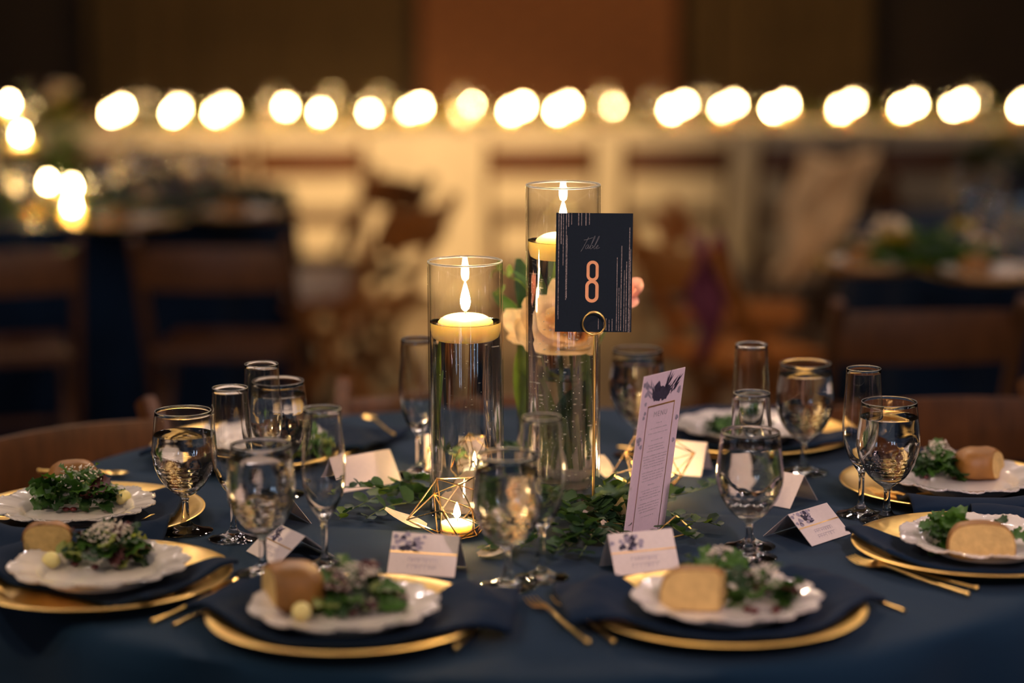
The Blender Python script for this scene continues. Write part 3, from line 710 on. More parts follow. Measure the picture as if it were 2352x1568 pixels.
# ------------------------------------------------------------------ printed flowers (flat print) helpers
def blob(mb, x, z, r, rnd, y, sx=1):
    n = 14; ph = rnd.uniform(0, 6); vs = [(x, y, z)]
    for k in range(n): a = 2*PI*k/n; q = r*(1+.13*math.sin(3*a+ph)+.12*math.sin(5*a+ph*2)); vs.append((x+q*math.cos(a)*sx, y, z+q*math.sin(a)))
    mb.add(vs, [(0, 1+k, 1+(k+1) % n) for k in range(n)])
def blade(mb, x, z, a, l, w_, y):
    d = Vector((math.cos(a), 0, math.sin(a)))*l; s = Vector((-math.sin(a), 0, math.cos(a)))*w_; c = Vector((x, y, z))
    mb.add([c, c+d*.5+s, c+d, c+d*.5-s], [(0, 1, 2, 3)])
# ------------------------------------------------------------------ menu card
A = G(1431, 1240, .001); B_ = G(1538, 1218, .001)
wd = (B_-A); ph = math.atan2(wd.y, wd.x); MW = .100; MH = .226
menu = thing('menu_card', 'tall pink menu card with dark flowers, leaning upright right of the number card', 'menu', A, rot=None)
ph = R(53)
menu.rotation_euler = (Matrix.Rotation(ph, 3, 'Z') @ Matrix.Rotation(R(1), 3, 'Y') @ Matrix.Rotation(R(7.5), 3, 'X')).to_euler()
b = MB(); b.box((MW/2, 0, MH/2), (MW, .0007, MH)); b.build('card', PAPERM, menu, smooth=False)
b = MB(); b.box((MW*.5, -.0008, MH*.40), (MW*.64, .0008, MH*.80)); panel = b.build('text_panel', PAPERM, menu, smooth=False)
b = MB(); yy = -.0014
for x0, x1, z0, z1 in ((.175, .19, 0, .81), (.81, .825, 0, .81), (.175, .825, .80, .81)): flat(b, MW*x0, MW*x1, MH*z0, MH*z1, yy)
b.build('gold_border', GOLDF, panel, smooth=False, label='thin gold line around the text panel')
rnd = random.Random(5); b = MB()
for k in range(12): blob(b, MW*(.46+.15*math.cos(k*.57)*(k > 3)), MH*(.885+.035*math.sin(k*.57)*(k > 3)), MW*rnd.uniform(.05, .085), rnd, -.0006-.00001*k)
for k in range(16): blade(b, MW*rnd.uniform(.50, .80), MH*rnd.uniform(.85, .90), R(rnd.uniform(35, 85)), MW*rnd.uniform(.15, .30), MW*.016, -.0008)
b.build('printed_dark_flowers', INKP, menu, smooth=False)
b = MB()
for k in range(16):
    sd = rnd.random() < .5
    blob(b, MW*(rnd.uniform(.04, .14) if sd else rnd.uniform(.87, .96)), MH*rnd.uniform(.55, .95), MW*rnd.uniform(.02, .045), rnd, -.0005-.00001*k)
for k in range(8): blade(b, MW*rnd.uniform(.1, .3), MH*rnd.uniform(.83, .95), R(rnd.uniform(60, 160)), MW*.15, MW*.015, -.0008)
b.build('printed_mauve_sprays', INKG, menu, smooth=False)
def text(body, size, mat, parent, x, y, z, name='lettering', label=None):
    c = bpy.data.curves.new(name, 'FONT'); c.body = body; c.size = size; c.align_x = 'CENTER'; c.space_character = 1.25; c.materials.append(mat)
    q = bpy.data.objects.new(name, c); me = bpy.data.meshes.new_from_object(q); bpy.data.objects.remove(q)
    return put(name, me, parent, (x, y, z), (PI/2, 0, 0), label=label)
text('MENU', .0105, INKT, panel, MW*.5, -.0015, MH*.735, 'heading', 'grey heading MENU')
b = MB(); rnd = random.Random(2); zz = .69
rows = [(.12, 0), (.0, 1), (.42, 0), (0, 1), (.46, 0), (0, 1), (0, 1), (.28, 0), (0, 1), (.38, 0), (.34, 0), (.42, 0), (0, 1), (.56, 0), (.54, 0), (.5, 0), (.52, 0), (.44, 0), (0, 1), (.52, 0), (.5, 0), (.46, 0), (.48, 0), (0, 1), (.16, 0), (0, 1), (.46, 0), (.36, 0), (.5, 0), (.44, 0), (0, 1), (.48, 0), (.5, 0), (.46, 0), (.40, 0), (0, 1), (.3, 0)]
for wl, gap in rows:
    if gap: zz -= .013; continue
    x = .5-wl/2
    while x < .5+wl/2:
        l = rnd.uniform(.012, .02); h = rnd.uniform(.0035, .0065)
        flat(b, MW*x, MW*(x+l*.7), MH*zz, MH*(zz+h), -.0013); x += l+(.012 if rnd.random() < .2 else 0)
    zz -= .0175
b.build('small_print', INKT, panel, smooth=False, label='lines of tiny grey text too small to read')
# gold clip frame at the menu foot
p = G(1552, 1228)
t = thing('gold_clip', 'small gold wire frame lying at the foot of the menu', 'wire frame', (p.x, p.y, TZ+.001), R(20))
pts = [(-.03, .0, .004), (.006, .012, .022), (.022, -.012, .004), (-.015, -.022, .002)]; b = MB()
for k in range(4): b.tube([pts[k], pts[(k+1) % 4]], .0013, 6)
b.build('wire', GOLD, t)

# ------------------------------------------------------------------ folded place cards
def place_card(pos, rz, label, spread=.03, mat=PAPER, front=True, wd=.089, sl=.054, seed=0):
    t = thing('place_card', label, 'place card', (pos.x, pos.y, TZ+.0008), R(rz), 'folded place cards on the foreground table')
    h = math.sqrt(sl*sl-spread*spread)
    b = MB(); b.add([(-wd/2, 0, 0), (wd/2, 0, 0), (wd/2, spread, h), (-wd/2, spread, h), (-wd/2, 2*spread, 0), (wd/2, 2*spread, 0)], [(0, 1, 2, 3), (3, 2, 5, 4)])
    fc = o = b.build('folded_card', mat, t, smooth=False); solid(o, .0005)
    if front:
        P = Matrix.Rotation(-math.atan2(spread, h), 4, 'X')
        rnd = random.Random(seed+20); mb = MB()
        for k in range(8): blob(mb, wd*rnd.uniform(-.38, -.12), sl*rnd.uniform(.60, .94), wd*rnd.uniform(.018, .042), rnd, -.0006-.00002*k, 1.2)
        for k in range(4): blade(mb, wd*-.22, sl*rnd.uniform(.58, .8), R(rnd.uniform(-20, 60)), wd*.18, wd*.022, -.0007)
        o = mb.build('printed_flowers', INKP, fc, smooth=False); o.rotation_euler = (-math.atan2(spread, h), 0, 0)
        mb = MB()
        for k in range(16): blob(mb, wd*rnd.uniform(-.47, .02), sl*rnd.uniform(.58, .96), wd*rnd.uniform(.015, .04), rnd, -.0005-.00002*k, 1.2)
        o = mb.build('printed_mauve_flowers', INKG, fc, smooth=False); o.rotation_euler = (-math.atan2(spread, h), 0, 0)
        mb = MB(); flat(mb, -wd/2, wd/2, sl*.515, sl*.545, -.0006); o = mb.build('gold_line', GOLDF, fc, smooth=False); o.rotation_euler = (-math.atan2(spread, h), 0, 0)
        mb = MB()
        for z_, n_ in ((.30, 8), (.14, 7)):
            for k in range(n_):
                x = wd*(-.22+.44*(k+.5)/n_); ww = wd*.36/n_
                s_ = rnd.choice(((0, 0), (1, 0), (0, 1)))
                flat(mb, x-ww/2, x-ww/2+.0005, sl*z_, sl*(z_+.10)); flat(mb, x-ww/2, x+ww/2, sl*(z_+.09), sl*(z_+.10))
                if s_[0]: flat(mb, x+ww/2-.0005, x+ww/2, sl*z_, sl*(z_+.10))
                if s_[1]: flat(mb, x-ww/2, x+ww/2, sl*(z_+.04), sl*(z_+.052))
        o = mb.build('name_lettering', INKG, fc, smooth=False, label='two rows of pale lettering too blurred to read'); o.rotation_euler = (-math.atan2(spread, h), 0, 0)
    return t
place_card(G(966, 1322), -15, 'white tent card with dark flowers and a line, behind the front left charger', .026, seed=1)
place_card(G(1488, 1316), 20, 'lilac-lit tent card with flowers, behind the front right charger', .026, seed=2)
place_card(G(1910, 1241), 47, 'pink tent card with a bright gold line, left of the right charger', .040, seed=3)
place_card(G(1755, 1158), -42, 'pale tent card behind the full goblet right of the menu, end turned to the camera', .034, seed=4, front=False)
place_card(G(1545, 1090), -22, 'pale tent card partly behind the right edge of the menu', .028, seed=5, front=False)
place_card(G(856, 1120), 38, 'blank blush tent card left of the short cylinder', .030, seed=6, front=False, wd=.105)
place_card(G(600, 1284), -58, 'tent card at left lying low behind the stem of the full goblet', .042, seed=7)
place_card(G(588, 1200), -62, 'tent card end-on between the left goblet and the low tent card', .032, seed=8, front=False)
place_card(G(1045, 1076), 5, 'blush tent card seen through the short cylinder', .026, seed=9, front=False)
place_card(G(1262, 1085), 8, 'pale tent card seen through the tallest cylinder', .026, seed=10, front=False)

# ------------------------------------------------------------------ place settings
chp = crom([(0, .0016), (.105, .0016), (.118, .003), (.140, .0115), (.158, .0175), (.1645, .0182)], 3)
chp2 = crom([(.165, .0165), (.158, .0150), (.140, .0090), (.118, .0006), (.105, 0), (0, 0)], 3)
b = MB(); b.lathe([(max(0, r), z) for r, z in chp+[(.1658, .0175)]+chp2[:-1]]+[(0, 0)], 96); CHG = b.data('charger_plate', GOLDP)
def scal(a, r, z):
    k = max(0, (r-.075)/.037); m = abs(math.sin(a*6)); q = 1+k*(-.075*(1-m**.6)+.012*abs(math.sin(a*18)))
    return r*q, z+.0014*k*math.sin(a*12)
spp = crom([(0, .003), (.062, .003), (.070, .0055), (.078, .0135), (.095, .0175), (.108, .0195), (.1120, .0205)], 3)
spb = crom([(.1125, .0192), (.108, .0170), (.095, .0150), (.078, .0105), (.068, .001), (.062, 0), (0, 0)], 3)
b = MB(); b.lathe([(max(0, r), z) for r, z in spp+spb[:-1]]+[(0, 0)], 144, scal); SPL = b.data('salad_plate', CHINA)
b = MB(); vs, fs = ring(.1115, .0200, .0011, 144, 6)
vs = [(lambda r, a, z: (scal(a, r, z)[0]*math.cos(a), scal(a, r, z)[0]*math.sin(a), scal(a, r, z)[1]+.0007*math.cos(a*72)))(math.hypot(x, y), math.atan2(y, x), z) for x, y, z in vs]
b.add(vs, fs); BEAD = b.data('beaded_rim', CHINA)
def napkin(c, q, bow, lab, seed):
    # q: four corners (offsets from the charger centre) back-left, back-right, front-right, front-left; bow of the back and front edges
    mb = MB(); q = [Vector(p) for p in q]
    def zf(r):
        z = .0055
        if r > .100:
            k = min(1, (r-.100)/.055); z = .0055+.0175*k*k*(3-2*k)
        if r > .162:
            k = min(1, (r-.162)/.045); z = .023-.0155*k*k*(3-2*k)
        return z
    n0 = (q[1]-q[0]).normalized(); n0 = Vector((-n0.y, n0.x)); n1 = (q[2]-q[3]).normalized(); n1 = Vector((n1.y, -n1.x))
    def f(u, v):
        e = math.sin(PI*u)**1.3
        a = q[0].lerp(q[1], u)+n0*bow[0]*e; b_ = q[3].lerp(q[2], u)+n1*bow[1]*e
        p = a.lerp(b_, v); p += Vector((.006*nz(u*4, v*4, 1, seed), .006*nz(u*4, v*4, 1, seed+3))); x, y = p; r = math.hypot(x, y)
        wr = max(0, min(1, (r-.105)/.05)); al = (q[1]-q[0]).normalized(); s_ = p.dot(Vector((-al.y, al.x))); a_ = p.dot(al)
        return (x, y, zf(r)+wr*(.006*abs(nz(a_*6, s_*20, 1, seed))+.005*abs(nz(x*12, y*12, 1, seed+9))))
    mb.grid(f, 56, 40)
    o = mb.build('napkin', NAVY2, None, loc=(c.x, c.y, TZ+.0005), label=lab, cat='napkin', group='navy napkins under the small plates')
    solid(o, .0055, 0); return o
NQ = {'front left': ([(-.14, .165), (.20, .12), (.19, -.065), (-.195, .03)], (-.085, .118)),
 'front right': ([(-.20, .12), (.14, .165), (.195, .03), (-.185, -.06)], (-.085, .125)),
 'near left': ([(-.03, .262), (.168, .03), (.08, -.14), (-.20, .05)], (-.085, -.01)),
 'far left': ([(-.05, .12), (.125, .10), (.13, -.18), (-.16, -.17)], (.0, .03)),
 'near right': ([(-.168, .04), (.03, .262), (.20, -.10), (-.13, -.065)], (-.085, .03)),
 'far right': ([(-.09, .205), (.05, .215), (.16, -.13), (-.09, -.175)], (.0, .03)),
 'back right': ([(-.15, .20), (.02, .215), (.17, -.09), (-.12, -.10)], (.0, .03)),
 'back left': ([(-.05, .15), (.235, .15), (.17, -.05), (-.17, -.08)], (-.02, .05))}
S = [  # name phrase, plate xy, charger xy, napkin angle, napkin offset
 ('front left', (-.196, 2.588), (-.193, 2.592), 8, (.0, .015)),
 ('front right', (.252, 2.613), (.250, 2.612), -7, (.0, .015)),
 ('near left', (-.514, 2.770), (-.515, 2.764), 36, (-.045, .02)),
 ('far left', (-.604, 3.085), (-.592, 3.092), 58, (-.02, -.03)),
 ('near right', (.612, 2.886), (.606, 2.893), -36, (.045, .02)),
 ('far right', (.652, 3.229), (.640, 3.240), -60, (.01, .03)),
 ('back right', (.372, 3.592), (.380, 3.585), -14, (-.01, .04)),
 ('back left', (-.395, 3.50), (-.400, 3.51), 16, (.03, .02)),
]
desc = {'front left': 'of the blurred front left setting', 'front right': 'of the blurred front right setting', 'near left': 'at the left edge, nearer of the two there', 'far left': 'at the left edge, farther of the two there',
        'near right': 'at the right edge, nearer of the two there', 'far right': 'at the right edge, farther of the two there', 'back right': 'at the back right behind the tall flute', 'back left': 'at the back left behind the cluster of glasses'}
for i, (nm, pl, ch, na, no) in enumerate(S):
    put('charger_plate', CHG, None, (ch[0], ch[1], TZ+.0006), (0, 0, i), None, 'round gold charger plate '+desc[nm], 'plate', 'gold charger plates')
    napkin(Vector(ch), NQ[nm][0], NQ[nm][1], 'folded navy napkin '+desc[nm], i*7+1)
    t = thing('salad_plate', 'white scalloped plate '+desc[nm], 'plate', (pl[0], pl[1], TZ+.0100), R(i*13), 'white scalloped plates')
    put('dish', SPL, t); put('beaded_rim', BEAD, t)
PZ = .0132
# food
def roll_mesh(w_, d_, h, cut=None, seed=0, k=.62):
    bm = bmesh.new(); bmesh.ops.create_uvsphere(bm, u_segments=32, v_segments=18, radius=1)
    for v in bm.verts:
        c = v.co; s = lambda a: math.copysign(abs(a)**k, a)
        c.x, c.y, c.z = s(c.x)*w_/2, s(c.y)*d_/2, (s(c.z) if c.z < 0 else abs(c.z)**.85)*(h*.28 if c.z < 0 else h*.72)
        c += c.normalized()*.0015*nz(c.x*60, c.y*60, 1, seed+c.z*40)
        c.z += h*.28
    bmesh.ops.scale(bm, vec=(1, 1, 1), verts=bm.verts)
    for f in bm.faces: f.smooth = True
    if cut:
        for co, no in cut:
            r = bmesh.ops.bisect_plane(bm, geom=bm.verts[:]+bm.edges[:]+bm.faces[:], plane_co=co, plane_no=no, clear_outer=True)
            ed = [e for e in r['geom_cut'] if isinstance(e, bmesh.types.BMEdge)]
            q = bmesh.ops.contextual_create(bm, geom=ed)
            for f in q['faces']: f.material_index = 1; f.smooth = False
            fs_ = q['faces']
            if fs_: bmesh.ops.bevel(bm, geom=[e for f in fs_ for e in f.edges], offset=.0012, segments=1, affect='EDGES')
    bmesh.ops.recalc_face_normals(bm, faces=bm.faces)
    me = bpy.data.meshes.new('bread_roll'); bm.to_mesh(me); bm.free(); me.materials.append(CRUST); me.materials.append(CRUMB); return me
def roll(px, py, rz, w_, d_, h, cut, lab, seed=0, rot=None):
    p = G(px, py, PZ); return put('bread_roll', roll_mesh(w_, d_, h, cut, seed), None, (p.x, p.y, TZ+PZ), rot or (0, 0, R(rz)), None, lab, 'bread', 'bread rolls on the small plates')
roll(668, 1395, 12, .082, .075, .055, [((-.026, 0, 0), (-1, -.15, 0))], 'brown crusted roll on the front left plate, pale cut side to the left', 1)
roll(1600, 1398, -6, .088, .07, .050, [((0, -.012, 0), (0, -1, .12)), ((.030, 0, 0), (1, -.25, 0))], 'half roll on the front right plate, wide pale cut face to the camera', 2)
roll(110, 1287, 8, .070, .06, .050, [((0, -.010, 0), (0, -1, 0)), ((-.027, 0, 0), (-1, 0, -.1)), ((.028, 0, 0), (1, 0, -.1))], 'square-cut roll with a thin crust on the near left plate', 3)
roll(170, 1135, 20, .075, .05, .050, None, 'round brown roll standing behind the salad on the far left plate', 4)
roll(2252, 1280, -4, .086, .07, .046, [((0, -.016, 0), (0, -1, .2))], 'large half roll on the near right plate, dull cut face to the camera', 5)
roll(2250, 1095, 10, .078, .066, .044, [((.022, -.02, 0), (.75, -.7, .15))], 'shiny golden roll dusted with flour on the far right plate', 6)
for px, py, lab in ((693, 1425, 'pale butter ball beside the brown roll on the front left plate'), (118, 1306, 'pale butter ball in front of the square-cut roll'), (284, 1160, 'butter ball at the right of the far left salad')):
    p = G(px, py, PZ); b = MB(); r_ = .0115; pr = [(max(0, r_*math.cos(-PI/2+PI*i/14)), r_*math.sin(-PI/2+PI*i/14)*.97) for i in range(15)]; pr[0] = (0, -r_*.97); pr[-1] = (0, r_*.97)
    b.lathe(pr, 24); b.build('butter_ball', BUTTER, None, loc=(p.x, p.y, TZ+PZ+.011), label=lab, cat='butter', group='butter balls')
def frill(mat, seed, w_=.030, l=.042, ruf=.0045):
    rnd = random.Random(seed); b = MB(); ph = rnd.uniform(0, 6)
    def f(u, v):
        e = abs(u-.5)*2; ww = w_*(math.sin(PI*(.08+.84*v))**.6)*(1+.16*math.sin(v*17+ph)*e); x = (u-.5)*ww
        return (x, l*v+.002*e*math.sin(v*23+ph), -.35*l*v*v+ruf*e*e*math.sin(v*21+ph+(3 if u > .5 else 0))+.25*abs(x))
    b.grid(f, 6, 10); return b.data('salad_leaf', mat)
LV = [[frill(m, s*5+j) for s in range(3)] for j, m in enumerate(SAL)]
def salad(px, py, n, rx, ry, h, lab, mix, seed, cheese=1, berries=4, s=1.0):
    p = G(px, py, PZ); t = thing('salad', lab, 'salad', (p.x, p.y, TZ+PZ+.001), 0, 'salads on the small plates'); rnd = random.Random(seed)
    for k in range(n):
        a = rnd.uniform(0, 2*PI); q = math.sqrt(rnd.random()); x, y = rx*q*math.cos(a), ry*q*math.sin(a)
        z = .004+h*(1-q*q)*rnd.uniform(.35, 1)
        m = rnd.choices(range(4), mix)[0]
        put('salad_leaf', rnd.choice(LV[m]), t, (x*.8, y*.8, z), (rnd.uniform(-.2, 1.1), rnd.uniform(-.7, .7), math.atan2(y, x)-PI/2+rnd.uniform(-.9, .9)), rnd.uniform(.5, .95)*s)
    if cheese:
        b = MB()
        for k in range(90*cheese):
            a = rnd.uniform(0, 2*PI); q = math.sqrt(rnd.random())*.75; x, y = rx*q*math.cos(a), ry*q*math.sin(a)
            c = Vector((x+.005, y, .010+h*(1.12-q*q)*rnd.uniform(.85, 1.1))); b.bar(c, c+Vector((rnd.uniform(-.005, .005), rnd.uniform(-.005, .005), rnd.uniform(-.002, .004))), .0012, .0012)
        b.build('grated_cheese', CHEESE, t, kind='stuff', smooth=False)
    for k in range(berries):
        a = rnd.uniform(3.4, 6); b = MB(); b.ball((0, 0, 0), .0045, 8, 6, sq=(1.2, 1, .7)); b.build('cranberry', BERRY, t, loc=(rx*1.0*math.cos(a), ry*1.05*math.sin(a), .003))
    return t
salad(810, 1390, 60, .045, .042, .034, 'dark green and red salad on the front left plate', (5, 3, 3, 1), 1)
salad(1745, 1385, 34, .030, .045, .030, 'green salad behind the half roll on the front right plate', (5, 4, 2, 0), 2)
salad(245, 1288, 58, .046, .040, .036, 'salad topped with grated cheese on the near left plate', (4, 4, 1, 3), 3, 2)
salad(178, 1160, 64, .052, .038, .040, 'leafy dark green salad with cranberries on the far left plate', (5, 5, 1, 1), 4)
salad(2165, 1250, 30, .022, .040, .036, 'curly green salad left of the half roll on the near right plate', (6, 3, 0, 0), 5, 0, 0)
salad(2150, 1090, 44, .034, .036, .034, 'dark curly salad left of the golden roll on the far right plate', (3, 6, 0, 0), 6)
salad(1700, 992, 34, .035, .032, .020, 'small green salad on the back right plate behind the flute', (5, 3, 0, 0), 7, 0, 0)
salad(715, 1045, 34, .034, .032, .030, 'bright green salad on the back left plate behind the flute', (8, 1, 0, 1), 8, 0, 0)
salad(1650, 1330, 16, .032, .016, .026, 'few green leaves and cheese behind the half roll on the front right plate', (6, 2, 0, 1), 9, 1, 0)
salad(2315, 1255, 12, .014, .014, .034, 'single tuft of curly green at the right of the near right half roll', (6, 3, 0, 0), 10, 0, 0, .8)

# ------------------------------------------------------------------ cutlery
def fork_mesh():
    b = MB(); L = .19
    b.tube(crom([(0, 0, .004), (0, .03, .0045), (0, .08, .006), (0, .115, .009), (0, .135, .010), (0, .15, .0075)], 3), .0024, 8)
    b.ball((0, 0, .004), .0038, 8, 6)
    def f(u, v): x = (u-.5)*.020*min(1, .3+v*1.6); return (x, .143+.018*v, .008-.003*v+.02*abs(x)*.2)
    b.grid(f, 6, 4)
    for k in range(4):
        x = -.0085+.0057*k; b.tube([(x, .160, .0055), (x, .178, .0045), (x*.95, .195, .0075)], [.0011, .001, .0006], 6)
    return b.data('fork', GOLD)
def knife_mesh():
    b = MB(); b.tube(crom([(0, 0, .004), (0, .02, .004), (0, .11, .004)], 3), [.0042]+[.0034]*5+[.003], 8)
    vs = []
    for k in range(13):
        v = k/12; y = .108+.10*v; w_ = .009*math.sin(PI*(.18+.78*v))**.5
        vs += [(-.003, y, .0035), (-.003+w_*1.5, y, .0035), (-.003+w_*.7, y, .0052)]
    b.add(vs, [(3*i+a, 3*i+(a+1) % 3, 3*i+3+(a+1) % 3, 3*i+3+a) for i in range(12) for a in range(3)]); return b.data('knife', GOLD)
def spoon_mesh():
    b = MB(); b.tube(crom([(0, 0, .004), (0, .05, .005), (0, .10, .009), (0, .125, .009), (0, .14, .007)], 3), .0024, 8); b.ball((0, 0, .004), .0038, 8, 6)
    def f(u, v):
        a = 2*PI*u; r = v; x = .0155*r*math.cos(a); y = .158+.023*r*math.sin(a); return (x, y, .003+.006*r*r)
    b.grid(f, 24, 6); return b.data('spoon', GOLD)
CUT = {'fork': (fork_mesh(), .195), 'knife': (knife_mesh(), .208), 'spoon': (spoon_mesh(), .181)}
def cutlery(kind, handle, head, lab, z=.0005, sc_=None):
    a = G(*handle); c = G(*head); d = c-a; s = d.length/CUT[kind][1] if sc_ is None else sc_
    o = put(kind, CUT[kind][0], None, (a.x, a.y, TZ+z), (0, 0, math.atan2(d.y, d.x)-PI/2), s, lab, kind if kind != 'cut' else 'cutlery', 'gold cutlery on the foreground table')
    return o
cutlery('spoon', (1048, 1502), (1185, 1385), 'gold spoon at front centre, right of the front left napkin', .004, 1)
cutlery('fork', (1350, 1482), (1205, 1375), 'gold fork at front centre, left of a pair pointing to the goblet', sc_=.95)
cutlery('fork', (1408, 1480), (1268, 1372), 'gold fork at front centre, right of a pair beside the front right napkin', sc_=.95)
cutlery('fork', (2222, 1372), (1925, 1285), 'gold fork with visible tines in front of the near right napkin', sc_=1)
cutlery('fork', (2242, 1358), (1965, 1292), 'second gold fork just behind the one in front of the near right napkin', sc_=1)
cutlery('knife', (2078, 1408), (1960, 1365), 'gold knife end showing right of the front right setting', sc_=.6)
cutlery('knife', (228, 1414), (455, 1358), 'thin gold knife in front of the near left napkin', sc_=1)
cutlery('spoon', (352, 1434), (500, 1372), 'gold spoon between the near left and front left napkins', sc_=.9)
cutlery('knife', (398, 1440), (480, 1400), 'gold knife tip beside the charger of the front left setting', sc_=.5)
cutlery('fork', (2352, 1160), (2120, 1150), 'gold fork lying between the two right settings', sc_=1)
cutlery('fork', (2230, 1190), (2060, 1148), 'thin gold fork whose tines touch the stem of the right goblet', sc_=1)
cutlery('fork', (250, 1240), (330, 1205), 'gold fork tines peeking between the two left chargers', sc_=.8)
cutlery('spoon', (90, 1086), (312, 1098), 'gold spoon glinting at the far left table edge', sc_=.8)
cutlery('spoon', (905, 1030), (845, 992), 'bright gold spoon on the napkin at the back left', .02, .8)
cutlery('knife', (1700, 1062), (1590, 1050), 'gold knife behind the tent card at the back right', sc_=1)

# ------------------------------------------------------------------ things on the background tables
def bg_gob(x, y, lab, grp):
    t = thing('water_goblet', lab, 'glass', (x, y, TZ+.001), 0, grp); put('glass', GOB, t); put('water', water_mesh(.14), t)
def bg_flute(x, y, lab, grp): put('champagne_flute', FLU, None, (x, y, TZ+.001), (0, 0, 0), None, lab, 'glass', grp)
def at(px, py, z=0): return G(px, py, z)
# left table
b = MB(); b.lathe([(0, 0), (.05, 0), (.05, .30), (.0485, .30), (.0485, .008), (0, .008)], 32); BV = b.data('glass_wall', VASEG)
b = MB(); b.lathe([(0, 0), (.036, 0), (.037, .02), (0, .028)], 24); BW = b.data('wax', WAX)
def bg_vase(px, py, d, h, lab):
    p = W(px, py, d); z = p.z-.04-TZ
    t = thing('candle_vase', lab, 'candle', (p.x, p.y, TZ+.001), 0, 'cylinder vases with candles on the left table')
    put('glass_wall', BV, t, scale=(1, 1, (z+.12)/.30)); q = MB(); q.lathe([(0, .009), (.0478, .009), (.0478, z-.004), (0, z-.004)], 24); q.build('water', WATER, t)
    put('wax', BW, t, (0, 0, z-.02)); put('flame', FLB, t, (0, 0, z+.012))
bg_vase(22, 228, 6.95, .3, 'tallest candle vase on the left table, flame at the left edge')
bg_vase(47, 298, 6.85, .3, 'second candle vase on the left table, flame below the tallest')
lg = 'votives on the left background table'
for px, py, d, lab in ((110, 412, 6.9, 'bright votive left of a stacked pair on the left table'), (165, 425, 6.85, 'upper bright votive of the stacked pair on the left table'), (165, 485, 6.6, 'lower bright votive of the stacked pair, nearest on the left table'), (70, 465, 6.75, 'votive at far left below the bright ones on the left table'), (38, 400, 7.15, 'dim amber votive at the left edge of the left table')):
    p = W(px, py, d); z = max(TZ, p.z-.075); t = thing('votive_candle', lab, 'candle', (p.x, p.y, TZ+.001), 0, lg)
    k = (p.z-TZ)/.075; k = max(.6, k)
    put('glass_cup', VC, t, scale=(.8, .8, k)); put('wax', VW, t, scale=(.8, .8, k)); put('flame', FLB, t, (0, 0, .056*k))
rg = 'glasses on the left background table'
for i, (px, py) in enumerate(((60, 520), (240, 500), (300, 455), (330, 478), (372, 470), (420, 455), (455, 475), (500, 468))):
    p = at(px, py); bg_gob(p.x, p.y, ORD[i]+' blurred water goblet from the left on the left background table', rg)
def bg_greens(px, py, rx, ry, h, n, lab, cols, grp=None, mats=(0, 1), pz=None):
    p = at(px, py); t = thing('flower_arrangement', lab, 'flowers', (p.x, p.y, TZ+.001), 0, grp); mb = MB(); rnd = random.Random(px)
    for k in range(n):
        a = rnd.uniform(0, 2*PI); q = math.sqrt(rnd.random()); c = Vector((rx*q*math.cos(a), ry*q*math.sin(a), .004+h*rnd.random()*(1-.6*q))); l = rnd.uniform(.02, .05); a = rnd.uniform(0, 6.3)
        d = Vector((math.cos(a), math.sin(a), rnd.uniform(0, .8)))*l; s = Vector((-math.sin(a), math.cos(a), rnd.uniform(-.4, .4)))*l*.35
        mb.add([c, c+d*.5+s, c+d, c+d*.5-s], [(0, 1, 2, 3)])
    mb.build('foliage', SAL[0] if cols != 'dark' else SAL[1], t, kind='stuff')
    for k in range(max(2, n//60)):
        put('bloom', BM[rnd.choice(mats)], t, (rx*rnd.uniform(-.8, .8), ry*rnd.uniform(-.8, .8), h*.6+rnd.uniform(0, .3)*h), (rnd.uniform(0, .8), 0, rnd.uniform(0, 6)), rnd.uniform(.03, .05))
bg_greens(120, 505, .42, .12, .09, 260, 'low greenery and pale blooms around the left table candles', 'dark')
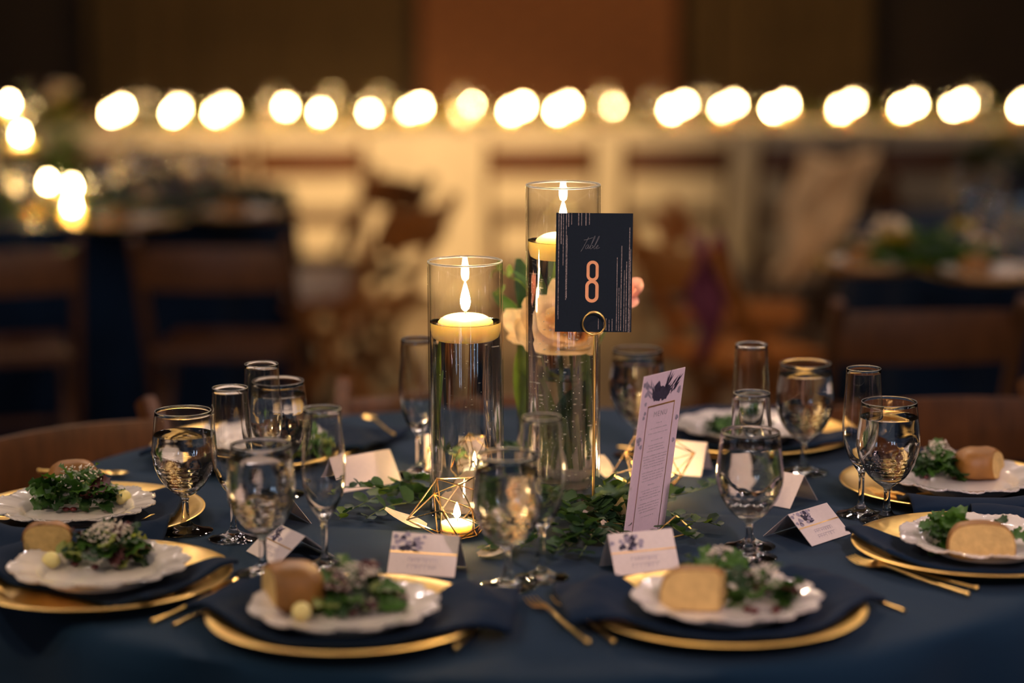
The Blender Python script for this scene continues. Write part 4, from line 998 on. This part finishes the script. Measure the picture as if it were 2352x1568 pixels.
bg_greens(560, 470, .16, .14, .06, 120, 'pale centrepiece blooms at the right side of the left table', 'dark')
bg_greens(152, 450, .07, .05, .40, 260, 'tall yellow-green flower arrangement on the left table', 'g', mats=(2, 1))
bg_greens(2120, 622, .16, .10, .11, 320, 'leafy green centrepiece on the right background table', 'g', mats=(2, 1))
bg_greens(2290, 395, .14, .08, .14, 240, 'dark greenery with yellow flowers on the distant right table', 'dark', mats=(2, 2))
bg_greens(1990, 600, .08, .06, .05, 60, 'small amber blooms at the left end of the right background table', 'dark', mats=(1, 1))
PB = S and None
def bg_plate(px, py, lab, grp, bread=True):
    p = at(px, py); put('charger_plate', CHG, None, (p.x, p.y, TZ+.001), (0, 0, 0), None, 'gold charger under the '+lab, 'plate', 'gold chargers on the background tables')
    t = thing('salad_plate', lab, 'plate', (p.x, p.y, TZ+.004), 0, grp); put('dish', SPL, t)
    if bread: put('bread_roll', RB, None, (p.x-.03, p.y, TZ+.008), (0, 0, px), None, 'bread roll on the '+lab, 'bread', 'bread rolls on the background tables')
RB = roll_mesh(.08, .065, .048, None, 9)
bg_plate(2010, 620, 'white plate at the left end of the right background table', 'plates on the background tables')
bg_plate(2270, 640, 'white plate in front of glasses on the right background table', 'plates on the background tables')
bg_plate(300, 520, 'white plate at the front of the left background table', 'plates on the background tables')
bg_plate(560, 500, 'white plate at the right side of the left background table', 'plates on the background tables')
for i, (px, py) in enumerate(((2225, 585), (2262, 560), (2290, 600), (2345, 590))):
    p = at(px, py); bg_gob(p.x, p.y, ORD[i]+' blurred water goblet from the left on the right background table', 'glasses on the right background table')
for px, py, l in ((2310, 575, 'right'), (2200, 560, 'left')):
    p = at(px, py); bg_flute(p.x, p.y, l+' one of two blurred flutes in the glass group on the right background table', 'flutes on the right background table')
for k, (px, d) in enumerate(((330, 9.95), (630, 9.95), (760, 9.95), (870, 9.95), (1060, 10.0), (1385, 9.95), (1500, 9.9), (1620, 10.0), (2240, 9.95))):
    p = W(px, 290, d); bg_gob(p.x, p.y, ORD[k]+' blurred glass from the left among the garland on the head table', 'glasses on the head table')
